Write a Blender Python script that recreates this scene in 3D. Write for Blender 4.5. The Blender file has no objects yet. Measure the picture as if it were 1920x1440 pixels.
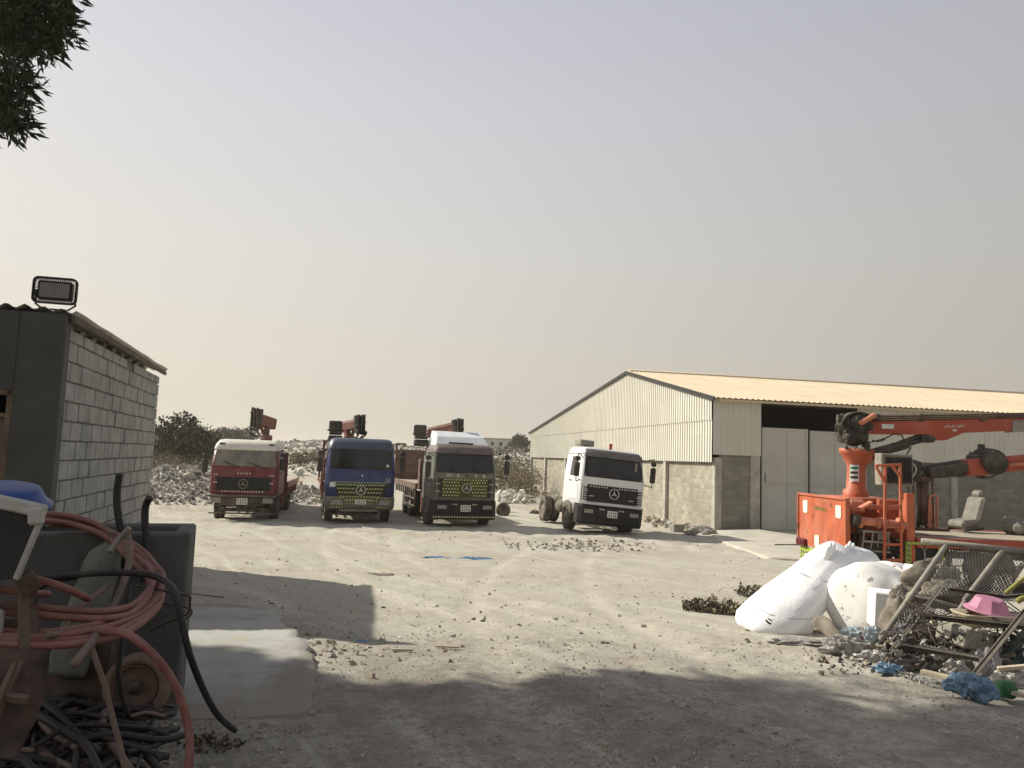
import bpy, bmesh, math, random
from math import sin, cos, tan, pi, sqrt, atan, radians as R
from mathutils import Vector as V, Matrix, noise as NZ
random.seed(11)
RU = random.uniform
SC = bpy.context.scene
COL = SC.collection

# ------------------------------------------------------------------ camera
CAMZ, FPX, ROLL = 2.6, 1450.0, 0.035
PIT = atan(139 * cos(ROLL) / FPX)
FW = V((0, cos(PIT), sin(PIT))); U0 = V((0, -sin(PIT), cos(PIT))); R0 = V((1, 0, 0))
RT = R0 * cos(ROLL) + U0 * sin(ROLL); UP = U0 * cos(ROLL) - R0 * sin(ROLL)
CAM = V((0, 0, CAMZ))
def ray(px, py): return FW + RT * ((px - 960) / FPX) + UP * ((720 - py) / FPX)
def P(px, py, Y):                       # the point seen at a pixel at distance Y
    d = ray(px, py); return CAM + d * (Y / d.y)
def lerp(a, b, t): return a + (b - a) * t
GP = [(-80, 1.0), (5.5, 1.0), (7, .93), (9, .72), (11, .5), (13, .36), (17, .2), (22, .07), (28, 0), (62, 0), (80, .6), (190, 4.9), (260, 5.3), (420, 4), (4000, 3)]
def lin(y):
    for (a, u), (b, w) in zip(GP, GP[1:]):
        if y <= b: return u + (w - u) * max(0, min(1, (y - a) / (b - a)))
    return GP[-1][1]
MOUNDS = [(-15.6, 37.5, 4.6, 4.0, 1.5), (-18.5, 44, 5, 4, 1.3), (-12.5, 41, 3.5, 3, .7), (-25, 58, 6, 5, .6), (-11, 75, 9, 7, 2.3), (-5, 62, 4, 4, 1.5),
          (2, 90, 9, 8, 2.2), (-22, 100, 14, 9, 2.0), (-2.5, 56, 3, 5, 1.0), (-6, 120, 14, 9, 1.8), (-30, 140, 20, 9, 1.6), (8, 150, 18, 9, 1.2), (0.4, 47, 1.6, 8, .55), (9.6, 30.4, .9, .7, .14)]
def gz(x, y, fine=True):
    d = max(.4, abs(y) * .08)
    z = (lin(y - d) + 2 * lin(y) + lin(y + d)) / 4
    for mx, my, sx, sy, h in MOUNDS:
        q = ((x - mx) / sx) ** 2 + ((y - my) / sy) ** 2
        if q < 6: z += h * math.exp(-q * 1.2)
    if fine:
        z += .035 * NZ.noise(V((x * .7, y * .7, 3))) + .02 * NZ.noise(V((x * 2.3, y * 2.3, 7)))
        z -= .022 * lane(x, y)
        if 22 < y < 30: z += .07 * NZ.noise(V((x * 1.9, y * 1.9, 1))) * min(1, (y - 22) / 3)
    return z
def lane(x, y):                         # wheel ruts that curve in from the entrance to the lorries
    s = 0
    if 3 < y < 27:
        for a, b, c in LANES:
            d = abs(abs(x - (a + b * (y - 6.3) + c * (y - 6.3) ** 2)) - .95); s = max(s, max(0, 1 - d / .3))
    return s * s * (3 - 2 * s)
LANES = [(2.2, -.6, .012), (.9, -.15, .012)]
def G(px, py):                          # where the ray of a pixel meets the ground
    d = ray(px, py); t = 1.0
    while t < 900:
        p = CAM + d * t
        if p.z < gz(p.x, p.y): break
        t *= 1.004
    return V((p.x, p.y, gz(p.x, p.y)))

# ------------------------------------------------------------------ materials
def nodes_of(name):
    m = bpy.data.materials.new(name); m.use_nodes = True
    nt = m.node_tree; return m, nt, nt.nodes['Principled BSDF']
def N(nt, typ, **kw):
    n = nt.nodes.new(typ)
    for k, v in kw.items():
        if k in n.inputs: n.inputs[k].default_value = v
        else: setattr(n, k, v)
    return n
def L(nt, a, b): nt.links.new(a, b)
def mixc(nt, f, a, b, mode='MIX'):
    n = nt.nodes.new('ShaderNodeMix'); n.data_type = 'RGBA'; n.blend_type = mode
    for s, i in ((f, 0), (a, 6), (b, 7)):
        if isinstance(s, (int, float)): n.inputs[i].default_value = s
        elif isinstance(s, tuple): n.inputs[i].default_value = (*s[:3], 1)
        else: L(nt, s, n.inputs[i])
    return n.outputs[2]
def ramp(nt, src, a, b):
    n = nt.nodes.new('ShaderNodeMapRange'); n.inputs[1].default_value = a; n.inputs[2].default_value = b
    L(nt, src, n.inputs[0]); return n.outputs[0]
def noi(nt, vec, sc, det=6, rough=.6):
    n = N(nt, 'ShaderNodeTexNoise', Scale=sc, Detail=det, Roughness=rough)
    if vec is not None: L(nt, vec, n.inputs['Vector'])
    return n.outputs['Fac']
DUST = (.42, .36, .27)
def mat(name, c, rough=.75, var=.3, sc=3, bump=.25, bsc=30, metal=0, c2=None, spec=.35, dust=0, dsc=2.5, bd=.01, trans=0, coat=0, spots=None):
    m, nt, b = nodes_of(name)
    tc = N(nt, 'ShaderNodeTexCoord'); ob = tc.outputs['Object']
    f = ramp(nt, noi(nt, ob, sc, 8, .65), .3, .7)
    lo = tuple(x * (1 - var) for x in c); hi = c2 or tuple(min(.95, x * (1 + var * .6)) for x in c)
    col = mixc(nt, f, lo, hi)
    if spots:
        col = mixc(nt, ramp(nt, noi(nt, ob, spots, 3, .6), .63, .68), col, tuple(x * .35 for x in c))
    if dust:
        g = N(nt, 'ShaderNodeNewGeometry'); sp = N(nt, 'ShaderNodeSeparateXYZ'); L(nt, g.outputs['Normal'], sp.inputs[0])
        up = ramp(nt, sp.outputs[2], -.2, 1.0)
        a = N(nt, 'ShaderNodeMath', operation='MULTIPLY_ADD'); L(nt, up, a.inputs[0]); a.inputs[1].default_value = .45
        L(nt, ramp(nt, noi(nt, ob, dsc, 8, .7), .42 - .1 * dust, .75), a.inputs[2])
        k = N(nt, 'ShaderNodeMath', operation='MULTIPLY', use_clamp=True); L(nt, a.outputs[0], k.inputs[0]); k.inputs[1].default_value = dust
        col = mixc(nt, k.outputs[0], col, DUST)
        rr = N(nt, 'ShaderNodeMapRange'); L(nt, k.outputs[0], rr.inputs[0]); rr.inputs[3].default_value = rough; rr.inputs[4].default_value = .95
        L(nt, rr.outputs[0], b.inputs['Roughness'])
    else: b.inputs['Roughness'].default_value = rough
    L(nt, col, b.inputs['Base Color'])
    b.inputs['Metallic'].default_value = metal; b.inputs['Specular IOR Level'].default_value = spec
    if coat: b.inputs['Coat Weight'].default_value = coat; b.inputs['Coat Roughness'].default_value = .12
    if trans: b.inputs['Transmission Weight'].default_value = trans
    if bump:
        bn = N(nt, 'ShaderNodeBump', Strength=bump, Distance=bd); L(nt, noi(nt, ob, bsc, 8, .7), bn.inputs['Height']); L(nt, bn.outputs[0], b.inputs['Normal'])
    return m
def brick_mat(name, axis, c1, c2, mort, bw=.4, bh=.2, ms=.012, shift=.0, stain=.35):
    m, nt, b = nodes_of(name)
    tc = N(nt, 'ShaderNodeTexCoord'); s = N(nt, 'ShaderNodeSeparateXYZ'); L(nt, tc.outputs['Object'], s.inputs[0])
    cb = N(nt, 'ShaderNodeCombineXYZ'); L(nt, s.outputs[axis], cb.inputs[0]); L(nt, s.outputs[2], cb.inputs[1])
    br = N(nt, 'ShaderNodeTexBrick', Scale=1.0); L(nt, cb.outputs[0], br.inputs['Vector'])
    br.inputs['Brick Width'].default_value = bw; br.inputs['Row Height'].default_value = bh; br.inputs['Mortar Size'].default_value = ms
    br.inputs['Mortar Smooth'].default_value = .3; br.inputs['Bias'].default_value = 0
    for k, c in (('Color1', c1), ('Color2', c2), ('Mortar', mort)): br.inputs[k].default_value = (*c, 1)
    n1 = ramp(nt, noi(nt, tc.outputs['Object'], .7, 8, .7), .35, .75)
    col = mixc(nt, n1, br.outputs['Color'], tuple(x * (1 - stain) for x in c1))
    n2 = ramp(nt, noi(nt, tc.outputs['Object'], 9, 6, .7), .3, .8)
    k = N(nt, 'ShaderNodeMath', operation='MULTIPLY'); L(nt, n2, k.inputs[0]); k.inputs[1].default_value = .35
    col = mixc(nt, k.outputs[0], col, c2); L(nt, col, b.inputs['Base Color']); b.inputs['Roughness'].default_value = .95; b.inputs['Specular IOR Level'].default_value = .15
    bn = N(nt, 'ShaderNodeBump', Strength=.6, Distance=.02, invert=True); L(nt, br.outputs['Fac'], bn.inputs['Height'])
    b2 = N(nt, 'ShaderNodeBump', Strength=.4, Distance=.01); L(nt, noi(nt, tc.outputs['Object'], 30, 6), b2.inputs['Height']); L(nt, bn.outputs[0], b2.inputs['Normal']); L(nt, b2.outputs[0], b.inputs['Normal'])
    return m
def glass_mat(name, c, rough=.12, dust=.3):
    return mat(name, c, rough, .25, 1.6, 0, spec=.5, dust=dust, dsc=1.8)
def leaf_mat(name, c, c2):
    m = mat(name, c, .55, .5, .9, 0, c2=c2, spec=.3)
    return m

K = {}
K['black'] = mat('black_metal', (.012, .012, .012), .5, .4, 8, .2, dust=.35)
K['blackp'] = mat('black_plastic', (.012, .012, .013), .6, .3, 6, .15, dust=.06)
K['dark'] = mat('greasy_dark_steel', (.02, .018, .016), .6, .5, 8, .4, dust=.3)
K['rubber'] = mat('tyre_rubber', (.022, .021, .02), .9, .3, 9, .5, 60, dust=.55)
K['rim'] = mat('dusty_steel_rim', (.2, .18, .15), .6, .3, 9, .2, dust=.6)
K['chassis'] = mat('chassis_steel', (.035, .03, .026), .8, .4, 7, .4, dust=.5)
K['chrome'] = mat('pale_metal', (.55, .54, .5), .3, .1, 8, 0, metal=.8)
K['lens'] = mat('lamp_lens', (.22, .22, .2), .2, .3, 20, .3, 60, spec=.6, dust=.3)
K['plate'] = mat('plate_white', (.7, .7, .64), .5, .15, 12, 0, dust=.3)
K['ink'] = mat('plate_ink', (.03, .03, .03), .6, .1, 5, 0)
K['tape'] = mat('reflector_dot', (.72, .74, .36), .4, .2, 30, 0)
K['tapey'] = mat('yellow_reflector_film', (.075, .085, .014), .5, .6, 25, 0)
K['hazard'] = mat('hazard_yellow_green', (.34, .42, .05), .55, .3, 14, 0, dust=.3)
K['mirror'] = mat('mirror_back', (.015, .013, .013), .5, .2, 6, 0, dust=.15)
K['wing'] = glass_mat('windshield_dark', (.01, .012, .013), .07, .04)
K['wingd'] = glass_mat('windshield_dusty', (.09, .1, .09), .35, .55)
K['red'] = mat('red_cab_paint', (.14, .01, .018), .45, .25, 2, .1, spec=.45, dust=.2)
K['cream'] = mat('cream_roof_paint', (.72, .69, .58), .5, .15, 3, .1, dust=.25)
K['blue'] = mat('blue_cab_paint', (.012, .028, .13), .35, .25, 2, .05, spec=.5, dust=.12)
K['bluegreen'] = mat('blue_green_visor', (.025, .055, .09), .35, .25, 2, .05, spec=.5, dust=.12)
K['camo'] = mat('dark_olive_paint', (.12, .13, .11), .5, .4, 2, .1, dust=.2)
K['olive'] = mat('olive_panel', (.16, .17, .1), .55, .5, 4, .1, dust=.3)
K['maroon'] = mat('maroon_visor', (.11, .08, .075), .5, .4, 3, .1, dust=.25)
K['white'] = mat('white_cab_paint', (.74, .74, .73), .35, .08, 2, .05, spec=.5, dust=.16)
K['greyv'] = mat('grey_visor', (.085, .085, .09), .5, .3, 3, .1, dust=.3)
K['deflect'] = mat('pale_deflector', (.68, .72, .72), .45, .12, 2, .05, dust=.15)
K['crane'] = mat('crane_red', (.19, .045, .03), .5, .35, 3, .2, dust=.35)
K['orange'] = mat('orange_red_paint', (.46, .095, .035), .5, .3, 2.2, .12, spec=.35, dust=.28, dsc=1.5, spots=5)
K['orange2'] = mat('boom_red_paint', (.38, .062, .03), .48, .25, 2.2, .12, spec=.4, dust=.2, dsc=1.5)
K['salmon'] = mat('faded_salmon_paint', (.6, .2, .11), .55, .25, 3, .1, dust=.25)
K['beddark'] = mat('flatbed_brown', (.11, .05, .038), .8, .4, 4, .3, dust=.4)
K['deck'] = mat('dusty_deck', (.3, .25, .19), .9, .35, 3, .4, dust=.5)
K['rust'] = mat('rusty_steel', (.1, .062, .045), .9, .5, 12, .6, 60, dust=.25)
K['galv'] = mat('dirty_galvanised', (.25, .235, .2), .75, .45, 7, .4, 50, dust=.35)
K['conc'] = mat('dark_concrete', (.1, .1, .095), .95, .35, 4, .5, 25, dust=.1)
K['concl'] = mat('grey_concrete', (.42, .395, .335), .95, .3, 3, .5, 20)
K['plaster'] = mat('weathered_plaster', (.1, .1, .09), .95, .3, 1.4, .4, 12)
K['block'] = mat('concrete_block', (.31, .315, .295), .95, .3, 2.2, .6, 35, bd=.006)
K['mortar'] = mat('mortar', (.19, .19, .175), .97, .3, 5, .5, 40)
K['wood'] = mat('grey_timber', (.2, .15, .11), .9, .4, 6, .5, 40)
K['woodl'] = mat('pale_timber', (.5, .42, .3), .9, .3, 6, .4, 40)
K['roofw'] = mat('pale_corrugated_sheet', (.5, .49, .44), .7, .3, 3, .2, 20)
K['bluep'] = mat('blue_plastic', (.02, .055, .22), .45, .3, 4, .1)
K['hose'] = mat('red_hose', (.21, .05, .05), .65, .35, 7, .25, 60, c2=(.27, .1, .085), dust=.25)
K['hosetan'] = mat('tan_dusty_hose', (.19, .135, .105), .75, .35, 7, .25, 60, c2=(.23, .165, .13))
K['cable'] = mat('black_cable', (.016, .016, .018), .6, .4, 7, .3, 60, dust=.1)
K['greencyl'] = mat('grey_green_paint', (.13, .16, .13), .7, .4, 6, .3, c2=(.2, .2, .15))
K['wheelb'] = mat('brown_tyre', (.2, .145, .105), .9, .35, 8, .4)
K['wheelr'] = mat('faded_wheel_disc', (.14, .085, .06), .8, .4, 8, .4)
K['sack'] = mat('white_woven_sack', (.8, .8, .8), .7, .07, 3, .45, 4, spec=.25, bd=.05, c2=(.84, .84, .84))
K['tank'] = mat('white_plastic_tank', (.78, .77, .73), .5, .12, 6, .15, 12, spec=.4, c2=(.83, .82, .79), spots=11, dust=.22)
K['foam'] = mat('polystyrene', (.8, .8, .8), .9, .06, 8, .3, 80)
K['bag'] = mat('clear_dusty_plastic', (.33, .31, .27), .35, .4, 6, .4, 20, spec=.5, c2=(.46, .44, .4), dust=.2)
K['bagb'] = mat('blue_plastic_bag', (.13, .215, .31), .4, .35, 6, .4, 20, spec=.5)
K['bagc'] = mat('pale_blue_plastic', (.42, .5, .53), .35, .3, 6, .4, 20, spec=.5)
K['pink'] = mat('pink_plastic', (.45, .19, .28), .5, .3, 5, .15)
K['tray'] = mat('cream_plastic', (.52, .45, .33), .6, .3, 6, .3)
K['green'] = mat('green_plastic', (.03, .12, .045), .45, .3, 5, .1)
K['yellow'] = mat('yellow_green_plastic', (.27, .25, .06), .6, .35, 7, .2)
K['wire'] = mat('pale_wire', (.42, .4, .35), .6, .3, 9, 0)
K['cloth'] = mat('dirty_cloth', (.22, .19, .15), .95, .4, 6, .6, 30)
K['rub0'] = mat('rubble_pale', (.52, .5, .44), .95, .25, 1.5, .5, 20)
K['rub1'] = mat('rubble_grey', (.3, .28, .24), .95, .3, 1.5, .5, 20)
K['rub2'] = mat('rubble_tan', (.4, .33, .24), .95, .3, 1.5, .5, 20)
K['rub3'] = mat('rubble_dark', (.1, .09, .08), .95, .3, 1.5, .5, 20)
K['bark'] = mat('bark', (.1, .08, .06), .95, .4, 8, .6, 30)
K['leafn'] = leaf_mat('near_leaf', (.03, .036, .014), (.06, .07, .03))
K['leaff'] = leaf_mat('far_leaf', (.05, .06, .03), (.1, .1, .05))
K['leafd'] = leaf_mat('dry_leaf', (.2, .16, .09), (.32, .26, .16))
K['weed'] = leaf_mat('weed_leaf', (.07, .065, .04), (.14, .12, .075))
K['seat'] = mat('dusty_seat_fabric', (.21, .2, .17), .95, .3, 5, .4, 30)
K['seatd'] = mat('dark_seat_vinyl', (.04, .033, .03), .7, .3, 5, .2)
K['clad'] = mat('cream_cladding', (.64, .62, .535), .55, .14, .5, .05, 5, spec=.3, c2=(.68, .66, .575))
K['cladroof'] = mat('beige_roof_sheet', (.64, .535, .385), .6, .16, .6, .05, 5, spec=.3)
K['door'] = mat('grey_door_sheet', (.5, .48, .42), .6, .16, .6, .1, 8, c2=(.54, .525, .47))
K['hutdoor'] = mat('hut_door_paint', (.2, .17, .14), .8, .3, 3, .3)
K['trim'] = mat('dark_trim', (.028, .028, .025), .7, .3, 3, .1)
K['redlamp'] = mat('dark_red_lens', (.12, .015, .02), .35, .4, 20, .1)
K['redp'] = mat('red_plastic', (.35, .06, .04), .5, .3, 6, .1)
K['sticker'] = mat('sticker_white', (.65, .67, .62), .6, .2, 8, 0)
K['stickg'] = mat('sticker_green', (.04, .2, .12), .6, .3, 12, 0)
K['glow'] = mat('floodlight_glass', (.2, .2, .19), .25, .25, 7, .1, spec=.5)
K['farwall'] = mat('brown_far_wall', (.16, .12, .095), .95, .25, .6, .3, 6)
K['farwhite'] = mat('far_white_wall', (.55, .53, .48), .9, .2, .5, 0)

# ------------------------------------------------------------------ mesh builder
class MB:
    def __init__(s): s.v = []; s.f = []; s.m = []; s.s = []; s.M = None
    def add(s, vs, fs, mi=0, sm=False):
        o = len(s.v)
        for p in vs:
            p = V(p); s.v.append(s.M @ p if s.M else p)
        for f in fs: s.f.append(tuple(i + o for i in f)); s.m.append(mi); s.s.append(sm)
    def box(s, c, d, rot=None, mi=0, bev=0.0):
        c = V(c); h = V(d) * .5; b = min(bev, min(h) * .8)
        Rm = rot if isinstance(rot, Matrix) else (Matrix.Rotation(rot, 3, 'Z') if rot else None)
        if b <= 0:
            vs = [V((x * h.x, y * h.y, z * h.z)) for x in (-1, 1) for y in (-1, 1) for z in (-1, 1)]
            fs = [(0, 1, 3, 2), (4, 6, 7, 5), (0, 4, 5, 1), (2, 3, 7, 6), (0, 2, 6, 4), (1, 5, 7, 3)]
        else:
            vs = []; ix = {}
            for x in (-1, 1):
                for y in (-1, 1):
                    for z in (-1, 1):
                        for a in range(3):
                            q = [x * (h.x - b), y * (h.y - b), z * (h.z - b)]; q[a] = (x, y, z)[a] * h[a]
                            ix[(x, y, z, a)] = len(vs); vs.append(V(q))
            fs = []
            def C(a, sa, b_, sb, c_, sc_):
                k = [0, 0, 0]; k[a] = sa; k[b_] = sb; k[c_] = sc_; return tuple(k)
            for a in range(3):
                b_, c_ = (a + 1) % 3, (a + 2) % 3
                for sa in (-1, 1):
                    fs.append([ix[C(a, sa, b_, p, c_, q) + (a,)] for p, q in ((-1, -1), (1, -1), (1, 1), (-1, 1))])
                for sb in (-1, 1):
                    for sc_ in (-1, 1):
                        k1 = C(a, -1, b_, sb, c_, sc_); k2 = C(a, 1, b_, sb, c_, sc_)
                        fs.append([ix[k1 + (b_,)], ix[k2 + (b_,)], ix[k2 + (c_,)], ix[k1 + (c_,)]])
            for x in (-1, 1):
                for y in (-1, 1):
                    for z in (-1, 1): fs.append([ix[(x, y, z, a)] for a in range(3)])
        if Rm: vs = [Rm @ p for p in vs]
        s.add([p + c for p in vs], fs, mi)
    def bar(s, a, b, w, h=None, mi=0, bev=0.0):          # box along a-b
        a = V(a); b = V(b); h = h or w; d = b - a; q = d.to_track_quat('Y', 'Z').to_matrix()
        s.box((a + b) / 2, (w, d.length, h), q, mi, bev)
    def tube(s, pts, r, n=8, mi=0, cap=True, closed=False, sub=0, sm=True):
        pts = [V(p) for p in pts]
        if sub: pts = smooth_path(pts, sub, closed)
        m = len(pts); rs = r if isinstance(r, (list, tuple)) else [r] * m
        if len(rs) != m: rs = [rs[0] + (rs[-1] - rs[0]) * i / (m - 1) for i in range(m)]
        nrm = None; vs = []
        for i, p in enumerate(pts):
            t = (pts[(i + 1) % m] - pts[i - 1]) if closed else (pts[min(i + 1, m - 1)] - pts[max(i - 1, 0)])
            if t.length < 1e-9: t = V((0, 0, 1))
            t.normalize()
            if nrm is None:
                nrm = t.cross(V((0, 0, 1)) if abs(t.z) < .9 else V((1, 0, 0))).normalized()
            else:
                nrm = (nrm - t * nrm.dot(t))
                nrm = nrm.normalized() if nrm.length > 1e-6 else t.orthogonal().normalized()
            bi = t.cross(nrm)
            for k in range(n):
                a = 2 * pi * k / n; vs.append(p + (nrm * cos(a) + bi * sin(a)) * rs[i])
        fs = []
        for i in range(m if closed else m - 1):
            j = (i + 1) % m
            for k in range(n): fs.append((i * n + k, i * n + (k + 1) % n, j * n + (k + 1) % n, j * n + k))
        if cap and not closed: fs += [tuple(range(n - 1, -1, -1)), tuple(range((m - 1) * n, m * n))]
        s.add(vs, fs, mi, sm)
    def cyl(s, a, b, r, r2=None, n=14, mi=0): s.tube([a, b], [r, r if r2 is None else r2], n, mi)
    def prism(s, poly, lo, hi, axis='y', mi=0):           # poly in the other two axes
        n = len(poly)
        def mk(p, c): return {'x': (c, p[0], p[1]), 'y': (p[0], c, p[1]), 'z': (p[0], p[1], c)}[axis]
        s.add([mk(p, lo) for p in poly] + [mk(p, hi) for p in poly],
              [tuple(range(n)), tuple(range(2 * n - 1, n - 1, -1))] + [(i, (i + 1) % n, n + (i + 1) % n, n + i) for i in range(n)], mi)
    def lathe(s, prof, a=(0, 0, 0), axis=(0, 0, 1), n=24, mi=0, sm=True, wob=0):
        a = V(a); ax = V(axis).normalized(); e = ax.orthogonal().normalized(); g = ax.cross(e)
        vs = []
        for j, (r, h) in enumerate(prof):
            for k in range(n):
                t = 2 * pi * k / n; rr = r
                if wob: rr *= 1 + wob * NZ.noise(V((cos(t) * 2, sin(t) * 2, h * 5 + a.x)))
                vs.append(a + ax * h + (e * cos(t) + g * sin(t)) * rr)
        fs = [(j * n + k, j * n + (k + 1) % n, (j + 1) * n + (k + 1) % n, (j + 1) * n + k) for j in range(len(prof) - 1) for k in range(n)]
        fs += [tuple(range(n - 1, -1, -1)), tuple(range((len(prof) - 1) * n, len(prof) * n))]
        s.add(vs, fs, mi, sm)
    def loft(s, rings, mi=0, sm=False, cap=True):
        n = len(rings[0]); vs = [p for r in rings for p in r]
        fs = [(j * n + k, j * n + (k + 1) % n, (j + 1) * n + (k + 1) % n, (j + 1) * n + k) for j in range(len(rings) - 1) for k in range(n)]
        if cap: fs += [tuple(range(n - 1, -1, -1)), tuple(range((len(rings) - 1) * n, len(rings) * n))]
        s.add(vs, fs, mi, sm)
    def grid(s, fn, nu, nv, mi=0, sm=True):
        vs = [fn(i / nu, j / nv) for j in range(nv + 1) for i in range(nu + 1)]
        fs = [(j * (nu + 1) + i, j * (nu + 1) + i + 1, (j + 1) * (nu + 1) + i + 1, (j + 1) * (nu + 1) + i) for j in range(nv) for i in range(nu)]
        s.add(vs, fs, mi, sm)
    def build(s, name, mats, parent=None, origin=None, world=False, normals=True):
        mats = mats if isinstance(mats, (list, tuple)) else [mats]
        if parent is not None and world: origin = V(parent.location)
        if parent is None and origin is None and s.v:
            lo = V([min(p[i] for p in s.v) for i in range(3)]); hi = V([max(p[i] for p in s.v) for i in range(3)])
            origin = V(((lo.x + hi.x) / 2, (lo.y + hi.y) / 2, lo.z))
        o0 = V(origin) if origin is not None else V((0, 0, 0))
        me = bpy.data.meshes.new(name)
        me.from_pydata([tuple(p - o0) for p in s.v], [], s.f)
        for m in mats: me.materials.append(K[m] if isinstance(m, str) else m)
        me.polygons.foreach_set('material_index', s.m); me.polygons.foreach_set('use_smooth', s.s)
        if normals:
            bm = bmesh.new(); bm.from_mesh(me); bmesh.ops.recalc_face_normals(bm, faces=bm.faces); bm.to_mesh(me); bm.free()
        me.update()
        o = bpy.data.objects.new(name, me); COL.objects.link(o)
        if parent is not None: o.parent = parent
        else: o.location = o0
        return o
def smooth_path(p, sub, closed=False):
    out = []; n = len(p)
    for i in range(n if closed else n - 1):
        a, b, c, d = (p[(i - 1) % n], p[i], p[(i + 1) % n], p[(i + 2) % n]) if closed else (p[max(i - 1, 0)], p[i], p[i + 1], p[min(i + 2, n - 1)])
        for k in range(sub):
            t = k / sub
            out.append(.5 * ((2 * b) + (c - a) * t + (2 * a - 5 * b + 4 * c - d) * t * t + (3 * b - a - 3 * c + d) * t ** 3))
    if not closed: out.append(p[-1])
    return out
def rrect(x0, z0, x1, z1, r, n=4):
    out = []
    for cx, cz, a0 in ((x1 - r, z0 + r, -90), (x1 - r, z1 - r, 0), (x0 + r, z1 - r, 90), (x0 + r, z0 + r, 180)):
        for k in range(n + 1):
            a = R(a0 + 90 * k / n); out.append((cx + r * cos(a), cz + r * sin(a)))
    return out
def tag(o, label=None, cat=None, group=None, kind=None):
    for k, v in (('label', label), ('category', cat), ('group', group), ('kind', kind)):
        if v: o[k] = v
    return o
def thing(name, label, cat, loc=(0, 0, 0), rotz=0, group=None):
    o = bpy.data.objects.new(name, None); COL.objects.link(o); o.empty_display_size = .2
    o.location = loc; o.rotation_euler = (0, 0, rotz)
    return tag(o, label, cat, group)
def text_into(mb, s, size, fn, mi=0, depth=.004):          # letters as thin solids; fn maps (u, v, w) to a point
    cu = bpy.data.curves.new('lettering', 'FONT'); cu.body = s; cu.size = size; cu.extrude = depth; cu.align_x = 'CENTER'; cu.align_y = 'CENTER'; cu.resolution_u = 2
    ob = bpy.data.objects.new('lettering', cu); COL.objects.link(ob); bpy.context.view_layer.update()
    me = bpy.data.meshes.new_from_object(ob.evaluated_get(bpy.context.evaluated_depsgraph_get()))
    mb.add([fn(v.co.x, v.co.y, v.co.z) for v in me.vertices], [tuple(p.vertices) for p in me.polygons], mi)
    bpy.data.objects.remove(ob); bpy.data.curves.remove(cu); bpy.data.meshes.remove(me)
K['wooddark'] = mat('dark_timber', (.12, .095, .075), .9, .4, 6, .5, 40)
K['tapew'] = mat('white_reflector_dot', (.75, .73, .66), .4, .2, 30, 0)
K['ash'] = mat('ash_dirt', (.13, .115, .095), .97, .4, 6, .8, 20)
K['foam2'] = mat('dirty_white', (.42, .41, .37), .85, .3, 8, .2)
K['foamd'] = mat('dirty_foam', (.31, .29, .23), .9, .35, 6, .3)
K['scrapwood'] = mat('brown_scrap_board', (.085, .055, .042), .9, .6, 5, .8, 14, c2=(.14, .1, .075))
K['tankd'] = mat('tank_panel', (.66, .63, .56), .6, .2, 6, .3)
K['bagw'] = mat('white_plastic_film', (.46, .44, .4), .4, .35, 8, .4, 20, spec=.5)
K['bagl'] = mat('lilac_plastic_film', (.3, .275, .275), .4, .35, 8, .4, 20, spec=.5)
K['bagb2'] = mat('bright_blue_film', (.08, .22, .36), .5, .3, 8, .3, 20)
K['greenp'] = mat('dark_green_pipe', (.05, .075, .06), .6, .4, 6, .3)
HAZE = .0006
# ------------------------------------------------------------------ camera, light, sky, air
cd = bpy.data.cameras.new('camera'); cam = bpy.data.objects.new('camera', cd); COL.objects.link(cam); SC.camera = cam
cd.sensor_width = 36; cd.lens = FPX / 1920 * 36; cd.clip_start = .1; cd.clip_end = 6000
cam.matrix_world = Matrix(((RT.x, UP.x, -FW.x, 0), (RT.y, UP.y, -FW.y, 0), (RT.z, UP.z, -FW.z, CAMZ), (0, 0, 0, 1)))
SUN_EL = R(35.5); SUN_D = V((-.90, .44, 0)).normalized()
S = V((SUN_D.x * cos(SUN_EL), SUN_D.y * cos(SUN_EL), sin(SUN_EL)))
sl = bpy.data.lights.new('sun', 'SUN'); so = bpy.data.objects.new('sun', sl); COL.objects.link(so)
sl.energy = 5.0; sl.angle = R(.6); sl.color = (1, .95, .835)
so.rotation_euler = S.to_track_quat('Z', 'Y').to_euler(); so.location = (-40, 20, 50)
w = bpy.data.worlds.new('World'); SC.world = w; w.use_nodes = True; nt = w.node_tree
bg = nt.nodes['Background']; bg.inputs['Strength'].default_value = .1
sky = N(nt, 'ShaderNodeTexSky', sky_type='NISHITA', sun_disc=False, sun_elevation=SUN_EL, sun_rotation=math.atan2(S.x, S.y), dust_density=7.0, air_density=1.2, ozone_density=1.0)
tcw = N(nt, 'ShaderNodeTexCoord'); sx = N(nt, 'ShaderNodeSeparateXYZ'); L(nt, tcw.outputs['Generated'], sx.inputs[0])
cr = N(nt, 'ShaderNodeValToRGB'); L(nt, sx.outputs[2], cr.inputs[0])
els = cr.color_ramp.elements
SKYC = [(0.0, (.60, .55, .475)), (.10, (.61, .567, .495)), (.25, (.58, .565, .535)), (.42, (.51, .515, .545)), (.56, (.435, .44, .50)), (1.0, (.32, .34, .41))]
els[0].position, els[0].color = SKYC[0][0], (*SKYC[0][1], 1); els[1].position, els[1].color = 1.0, (*SKYC[-1][1], 1)
for p_, c_ in SKYC[1:-1]:
    e = els.new(p_); e.color = (*c_, 1)
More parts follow.
